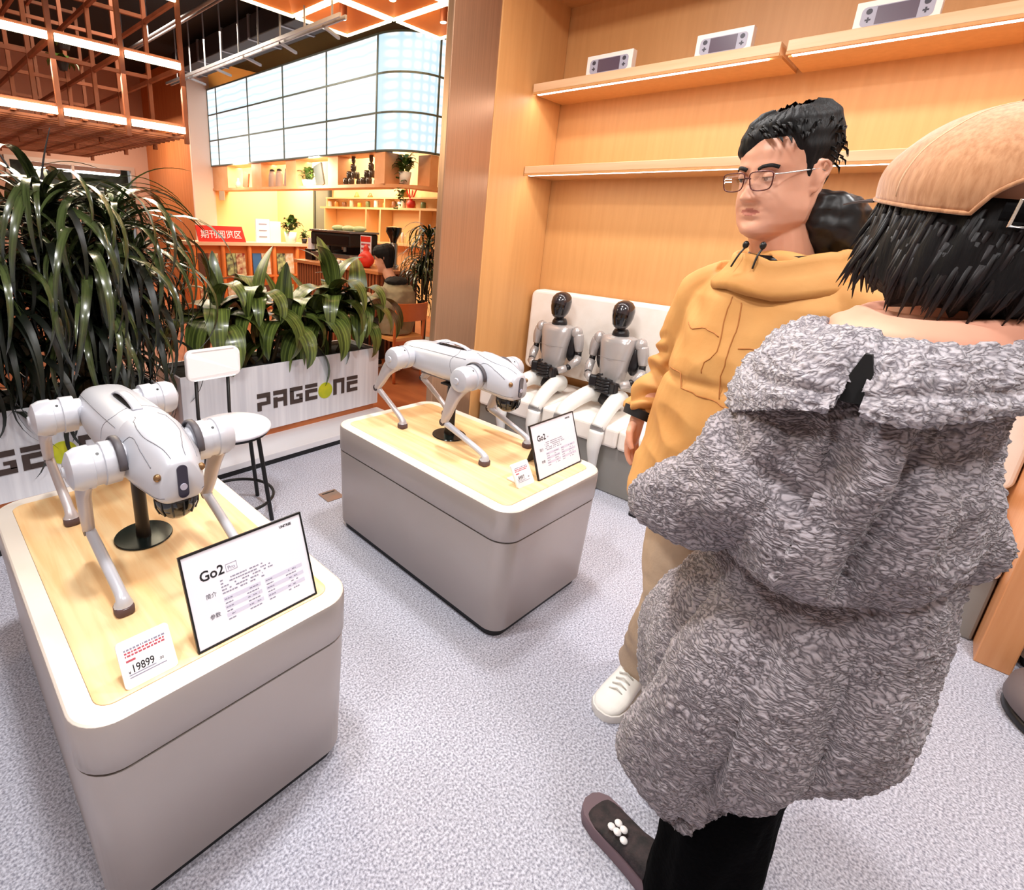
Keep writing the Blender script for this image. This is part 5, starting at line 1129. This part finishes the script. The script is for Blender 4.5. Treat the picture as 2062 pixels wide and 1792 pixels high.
for k, (x, y, z) in enumerate(((-.052, .215, .079), (-.038, .205, .083), (-.045, .232, .071), (-.055, .196, .074), (-.03, .222, .079))): MB().ell((x, y, z - .004), (.010, .010, .005), 12, 6).build('printed_flower', M_white, s1, smooth=True)

# shaggy coat
def hemz(a):      # ring angle -> hem height: low in front-left, higher at the back right
    y = sin(a); x = cos(a); return .435 + .20 * sst(.35, -.85, y) + .03 * x - .055 * gs(y, -.05, .55) * sst(.1, -.5, x)
UP = [(.965, .17, .13, .01), (.985, .205, .160, .005), (1.015, .232, .182, .005), (1.08, .238, .186, .005), (1.18, .226, .170, .005), (1.27, .200, .145, 0), (1.32, .160, .115, -.01), (1.345, .10, .08, -.015)]
b = MB().loft([[(cos(a) * rx_, oy + sin(a) * ry_, z + (.03 * sst(0, -1, sin(a)) if z < 1.03 else 0)) for a in [2 * pi * k / 48 for k in range(48)]] for z, rx_, ry_, oy in UP])
SK = [(0, .205, .172, .010), (.08, .222, .186, .012), (.2, .228, .196, .018), (.4, .230, .208, .03), (.6, .240, .222, .035), (.78, .240, .220, .042), (.90, .226, .206, .05), (.97, .205, .185, .052), (1.0, .165, .15, .052)]
rings = []
for t, rx_, ry_, oy in SK:
    ring = []
    for k in range(64):
        a = 2 * pi * k / 64; fl = 1 + .055 * sin(5 * a + 1.2) * sst(.05, .5, t) + .03 * sin(9 * a) * sst(.3, .8, t)
        fl *= 1 - .34 * sst(.45, .0, t) * sst(-.1, .45, -cos(a) * .75 + sin(a) * .65)
        ring.append((cos(a) * rx_ * fl - .012 * sst(.5, 1, t), oy + sin(a) * ry_ * fl, 1.03 + (hemz(a) - 1.03) * t))
    rings.append(ring)
b.loft(rings)
sv = catmull([(-.07, .05, 1.29), (-.10, .08, 1.22), (-.135, .125, 1.12), (-.145, .185, 1.055), (-.09, .235, 1.03), (.0, .225, 1.01)], 5)
b.tube(sv, [.070 + .022 * sin(pi * min(1, i / 20)) - .015 * sst(18, 25, i) for i in range(len(sv))], 24)
sv = catmull([(.10, -.05, 1.31), (.155, -.075, 1.24), (.20, -.08, 1.12), (.215, -.04, 1.05), (.20, .03, 1.02)], 5)
b.tube(sv, [.07 + .015 * sin(pi * i / 20) for i in range(len(sv))], 22)
def fur(c, k=1.0):
    w = c + Vector((noise.noise(c * 7), noise.noise(c * 7 + Vector((9, 0, 0))), noise.noise(c * 7 + Vector((0, 9, 0))))) * .035
    return k * (.0080 * (abs(noise.noise(Vector((w.x * 52, w.y * 52, w.z * 120)))) - .2) + .004 * (abs(noise.noise(w * 140)) - .2))
def coatf(c, n):
    a = math.atan2(c.y - .03, c.x); d = 0
    sk = sst(.98, .85, c.z)
    d += sk * .044 * (abs(sin(2.6 * a + .9 + 1.1 * sin(c.z * 5) + 1.3 * noise.noise(Vector((a * 1.2, c.z * 3, 4))))) - .62)
    # pull lines running from the armpit and the middle of the back down to the pocket
    up = sst(.98, 1.02, c.z)
    d += up * .030 * noise.noise(Vector((a * 2.4 + c.z * 5, c.z * 9 - a * 2, 2)))
    d -= up * .032 * gs(a, -2.75 + (c.z - 1.1) * .6, .07) * sst(1.30, 1.22, c.z)                 # centre back furrow
    d -= up * .020 * gs(c.z, 1.215 - .10 * (a + 3.9 if a < 0 else a - 2.4), .02) * (1 if a > 1.9 else 0)
    d += .008 * noise.noise(c * 9)
    return n * (d + fur(c))
me = fuse(b, .0042, 3, coatf)
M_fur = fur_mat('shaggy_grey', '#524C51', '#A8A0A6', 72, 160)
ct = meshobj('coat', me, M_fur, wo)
# big turned-down hood lying over the shoulders, split at the back
rings = []
for t, rx_, ry_, z, oy in [(0, .105, .092, 1.350, -.02), (.1, .128, .112, 1.385, -.02), (.25, .162, .136, 1.388, -.015), (.45, .206, .162, 1.362, 0), (.65, .238, .178, 1.325, .008), (.85, .255, .188, 1.293, .012), (1, .256, .188, 1.268, .012), (1.1, .238, .172, 1.268, .012), (1.2, .205, .15, 1.295, .01)]:
    ring = []
    for k in range(72):
        a = 2 * pi * k / 72; dr = -.055 * sst(.2, 1, sin(a)) * min(t, 1) ** 2 + .038 * sst(0, -1, sin(a)) * min(t, 1) - .05 * sst(-.1, .8, cos(a)) * (1 - min(t, 1)) + .012 * min(t, 1)
        ring.append((cos(a) * rx_, oy + sin(a) * ry_, z + dr))
    rings.append(ring)
b = MB().loft(rings)
SLIT = 3.12
def hoodf(c, n):
    a = math.atan2(c.y - .01, c.x); aa = a if a > 0 else a + 2 * pi
    d = .012 * noise.noise(c * 8) + .008 * noise.noise(Vector((a * 5, c.z * 14, 1)))
    d -= .016 * gs(aa, SLIT, .10 + 1.6 * max(0, 1.355 - c.z)) * sst(1.385, 1.35, c.z)      # the pile dips into the split
    d -= .008 * gs(c.z, 1.325 + .02 * sin(a * 2), .007)
    return n * (d + fur(c, 1.3))
me = fuse(b, .0042, 2, hoodf); bm = bmesh.new(); bm.from_mesh(me)      # cut the V-shaped split at the back
bmesh.ops.delete(bm, geom=[v for v in bm.verts if v.co.x < -.12 and v.co.z < 1.362 and abs(math.atan2(v.co.y - .01, -v.co.x) + (SLIT - pi)) < (1.362 - v.co.z) * .80 + .003], context='VERTS'); bm.to_mesh(me); bm.free()
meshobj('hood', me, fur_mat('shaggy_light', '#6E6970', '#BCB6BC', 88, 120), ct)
MB().loft([[(-.205 - (1.37 - z) * .12 + d, .012 + y, z) for d, y in ((0, -w_), (0, w_), (.02, w_), (.02, -w_))] for z, w_ in ((1.368, .004), (1.335, .014), (1.302, .022))]).build('hood_lining', mat('lining_black', '#060506', .9), ct)
# peach sweatshirt collar
b = MB().loft([[(cos(a) * rx_, -.035 + sin(a) * ry_, z) for a in [2 * pi * k / 36 for k in range(36)]] for rx_, ry_, z in [(.150, .130, 1.325), (.154, .134, 1.352), (.136, .120, 1.392), (.108, .096, 1.418), (.085, .078, 1.41)]])
meshobj('sweatshirt_collar', fuse(b, .005, 2, lambda c, n: n * .010 * noise.noise(Vector((c.x * 12, c.y * 12, c.z * 40)))), mat('peach_cotton', '#D99A80', .8, col2='#E2A88E', scale=8), wo)
# hair
def bob(u, v):
    a = 2 * pi * u; t = v                       # v 0 top .. 1 ends
    zb = -.112 + .018 * noise.noise(Vector((a * 3.2, 1, 2))) + .022 * (noise.noise(Vector((a * 9, 4, 2))))
    z = .03 + (zb - .03) * t; w = .095 + .024 * sin(pi * min(1, t * .75 + .1)) - .014 * sst(.8, 1, t)
    w *= 1 + .05 * noise.noise(Vector((a * 7, z * 6, 7))) + .025 * noise.noise(Vector((a * 24, z * 5, 1)))
    return TW @ Vector((sin(a) * w, cos(a) * w * 1.06 - .012, z))
hb = MB().grid(bob, 160, 24).grid(lambda u, v: bob(1 - u, v) * 1.0 + (Vector((0, 0, 0))), 4, 2)
hb = MB().loft([[bob(k / 160, v / 24) for k in range(160)] for v in range(25)]).build('hair', M_hair, wo, smooth=True)
r = random.Random(12); st = MB()
for k in range(420):
    a = r.uniform(0, 2 * pi); z0 = r.uniform(-.06, .02); w = .1165 - .01 * sst(-.04, -.1, z0); L = r.uniform(.05, .085); fl = r.uniform(-.010, .003) + (.022 if abs(a - 5.2) < .5 and r.random() < .4 else 0)
    p = Vector((sin(a) * w, cos(a) * w * 1.06 - .012, z0)); q = Vector((sin(a + .03) * (w + fl * .4), cos(a + .03) * (w + fl * .4) * 1.06 - .012, z0 - L * .55)); e = Vector((sin(a + .06) * (w + fl - .006), cos(a + .06) * (w + fl - .006) * 1.06 - .012, z0 - L))
    st.tube([TW @ p, TW @ q, TW @ e], [(.0034, .0014), (.0034, .0012), (.0004, .0003)], 6)
stuff(st.build('hair_locks', mat('hair_sheen', '#060405', .5, col2='#1A1214', scale=30, stretch=(3, 3, .4), spec=.35), hb, smooth=True))
# cap
M_cap = mat('corduroy_tan', '#AA744A', .85, col2='#C08C62', scale=1, stretch=(180, 180, 30), bump=.35, bdist=.002, sheen=.4); M_btn2 = mat('cap_button', '#8A3A20', .6)
cp = thing('cap', 'tan corduroy cap with brown top button worn by the woman in the grey coat', 'cap', (WXc, WYc, 0))
def cap_pt(a, t):      # a = 0 at the front, t 0 rim .. 1 crown
    ab = abs((a + pi) % (2 * pi) - pi)                      # pi at the back
    op = .060 * max(0, 1 - ((pi - ab) / .80) ** 2) ** .5 if pi - ab < .80 else 0
    z0 = .012 + op; z = z0 + (.142 - z0) * sin(t * pi / 2) ** 1.0
    h = (z - .012) / .130; w = .121 * max(0, 1 - h ** 2.3) ** .5 + .004 * sin(pi * min(1, h * 1.3)); w *= 1 + .022 * math.exp(-((h - .25) / .2) ** 2)
    seam = abs(((a / (pi / 3)) + .5) % 1 - .5); w -= .0022 * gs(seam, 0, .035) * (1 - h)
    w += .004 * noise.noise(Vector((a * 2, h * 3, 2)))
    return TW @ Vector((sin(a) * w, cos(a) * w * 1.10 - .008, z))
rings = [[cap_pt(2 * pi * k / 144, min(t, .985)) for k in range(144)] for t in [i / 30 for i in range(31)]]
b = MB().loft(rings, cap=False); me = b.mesh('crown', [M_cap], True); bm = bmesh.new(); bm.from_mesh(me); bmesh.ops.solidify(bm, geom=bm.faces, thickness=.003); bm.to_mesh(me); bm.free()
o = meshobj('crown', me, M_cap, cp); me.polygons.foreach_set('use_smooth', [True] * len(me.polygons))
MB().tube([cap_pt(2 * pi * k / 144, 0) for k in range(144)], .0028, 8, close=True).build('edge_binding', M_cap, cp, smooth=True)
for q in range(3):
    MB().tube([cap_pt(pi / 6 + q * pi / 3, t / 20) for t in range(1, 20)], .0011, 6).build('panel_seam', mat('cap_seam', '#E0B894', .8), cp, smooth=True); MB().tube([cap_pt(pi / 6 + q * pi / 3 + pi, t / 20) for t in range(1, 20)], .0011, 6).build('panel_seam', MATS['cap_seam'], cp, smooth=True)
MB().ell(TW @ Vector((0, -.008, .144)), (.017, .017, .006), 18, 8).build('top_button', M_btn2, cp, smooth=True)
MB().loft([[TW @ Vector((x * .088 , .112 * (1 - .12 * x * x) + s_, .016 - .010 * x * x - s_ * .12 + dz)) for x in [(-1 + .1 * k) for k in range(21)]] + [TW @ Vector((x * .088, .112 * (1 - .12 * x * x) + s_, .013 - .010 * x * x - s_ * .12 + dz)) for x in [(1 - .1 * k) for k in range(21)]] for s_, dz in ((-.01, 0), (.02, 0), (.045, -.002), (.062, -.004))]).build('visor', mat('visor_dark', '#2A1C1E', .7), cp, auto=50)
MB().tube([TW @ Vector((sin(a) * .1225, cos(a) * .1225 * 1.1 - .008, .018)) for a in [pi - .62 + .124 * k for k in range(11)]], [(.0105, .002)] * 11, 8).build('rear_strap', mat('strap_black', '#040304', .8, spec=.1), cp)
a = pi + .46; bp = [TW @ Vector((sin(a + dx) * .132, cos(a + dx) * .132 * 1.1 - .008, .018 + dz)) for dx, dz in ((-.085, -.015), (.085, -.015), (.085, .015), (-.085, .015))]
MB().tube(bp, .0022, 8, close=True).build('buckle', mat('buckle_silver', '#D9D6D2', .2, .9), cp)

# ------------------------------------------------------------------ seated cafe guest
gu = thing('person', 'black-haired guest in grey-beige jacket seated in the cafe with back to camera', 'person', (3.50, 3.88, 0))
TG = frame((-.015, .19, 1.165), (-.55, .83), 14)
b = MB(); head_mesh(b, TG); b.tube([(0, .06, .93), (-.01, .13, 1.03), (-.01, .17, 1.10)], [.06, .055, .052], 12)
b.loft([[(cos(a) * w, y + sin(a) * d, z) for a in [2 * pi * k / 20 for k in range(20)]] for z, w, d, y in [(.46, .16, .12, -.02), (.7, .15, .11, -.03), (.88, .16, .10, .0), (.96, .09, .07, .04)]])
for s in (-1, 1):
    b.tube([(s * .17, .0, .88), (s * .21, .12, .72), (s * .10, .34, .78)], [.045, .04, .03], 10); hand(b, (s * .10, .34, .785), (-s * .3, .9, .05), (0, 0, -1), (-s, 0, 0), .95, .3)
    b.tube([(s * .09, .0, .50), (s * .11, .38, .50), (s * .11, .40, .08)], [.07, .055, .04], 10); b.tube([(s * .11, .38, .05), (s * .11, .5, .04)], [.035, .03], 8)
meshobj('body', fuse(b, .006, 2), M_skin, gu)
b = MB().loft([[(cos(a) * w, y + sin(a) * d, z) for a in [2 * pi * k / 28 for k in range(28)]] for z, w, d, y in [(.46, .19, .14, .0), (.6, .20, .15, -.01), (.78, .205, .14, -.02), (.88, .19, .125, .0), (.94, .13, .10, .03), (.97, .09, .08, .06)]])
for s in (-1, 1): b.tube(catmull([(s * .14, .0, .89), (s * .21, .04, .80), (s * .23, .13, .72), (s * .15, .27, .77), (s * .12, .30, .78)], 4), .062, 16)
jg = meshobj('jacket', fuse(b, .008, 3, lambda c, n: n * .014 * fbm(c, 7)), mat('beige_jacket', '#8A8066', .8, col2='#9C9276', scale=6), gu)
b = MB().ell((0, .02, .965), (.13, .10, .05), 24, 12); meshobj('hood', fuse(b, .008, 2, lambda c, n: n * .012 * fbm(c, 14)), mat('hood_black', '#0C0B0C', .8), jg)
hair_shell(TG, 'hair', gu, M_hair, lambda a: .06 - .04 * sst(.6, 1.2, abs(a)) - .13 * sst(1.4, 2.0, abs(a)), lambda a, z: .014 + .010 * sst(0, .1, z), 80, 40)
for s in (-1, 1): b = MB().tube(catmull([(s * .09, -.02, .50), (s * .11, .25, .51), (s * .115, .40, .48), (s * .11, .41, .3), (s * .11, .40, .09)], 4), .075, 14).build('trouser_leg', mat('guest_trousers', '#2A2622', .8), gu, smooth=True)
for s in (-1, 1): shoe('shoe', (s * .11, .36, 0), (s * .12, .62, 0), .10, .085, M_black, M_white, gu)
t = thing('cafe_table', 'small dark round cafe table in front of the seated guest', 'table', (3.45, 4.42, 0)); MB().lathe([(.30, .71), (.31, .72), (.31, .735), (.29, .74)], n=36).build('table_top', M_niche, t, auto=40); MB().cyl((0, 0, .02), (0, 0, .71), .03, n=16).build('pole', M_black, t); MB().lathe([(.2, 0), (.2, .012), (.03, .025)], n=28).build('base', M_black, t, auto=40)
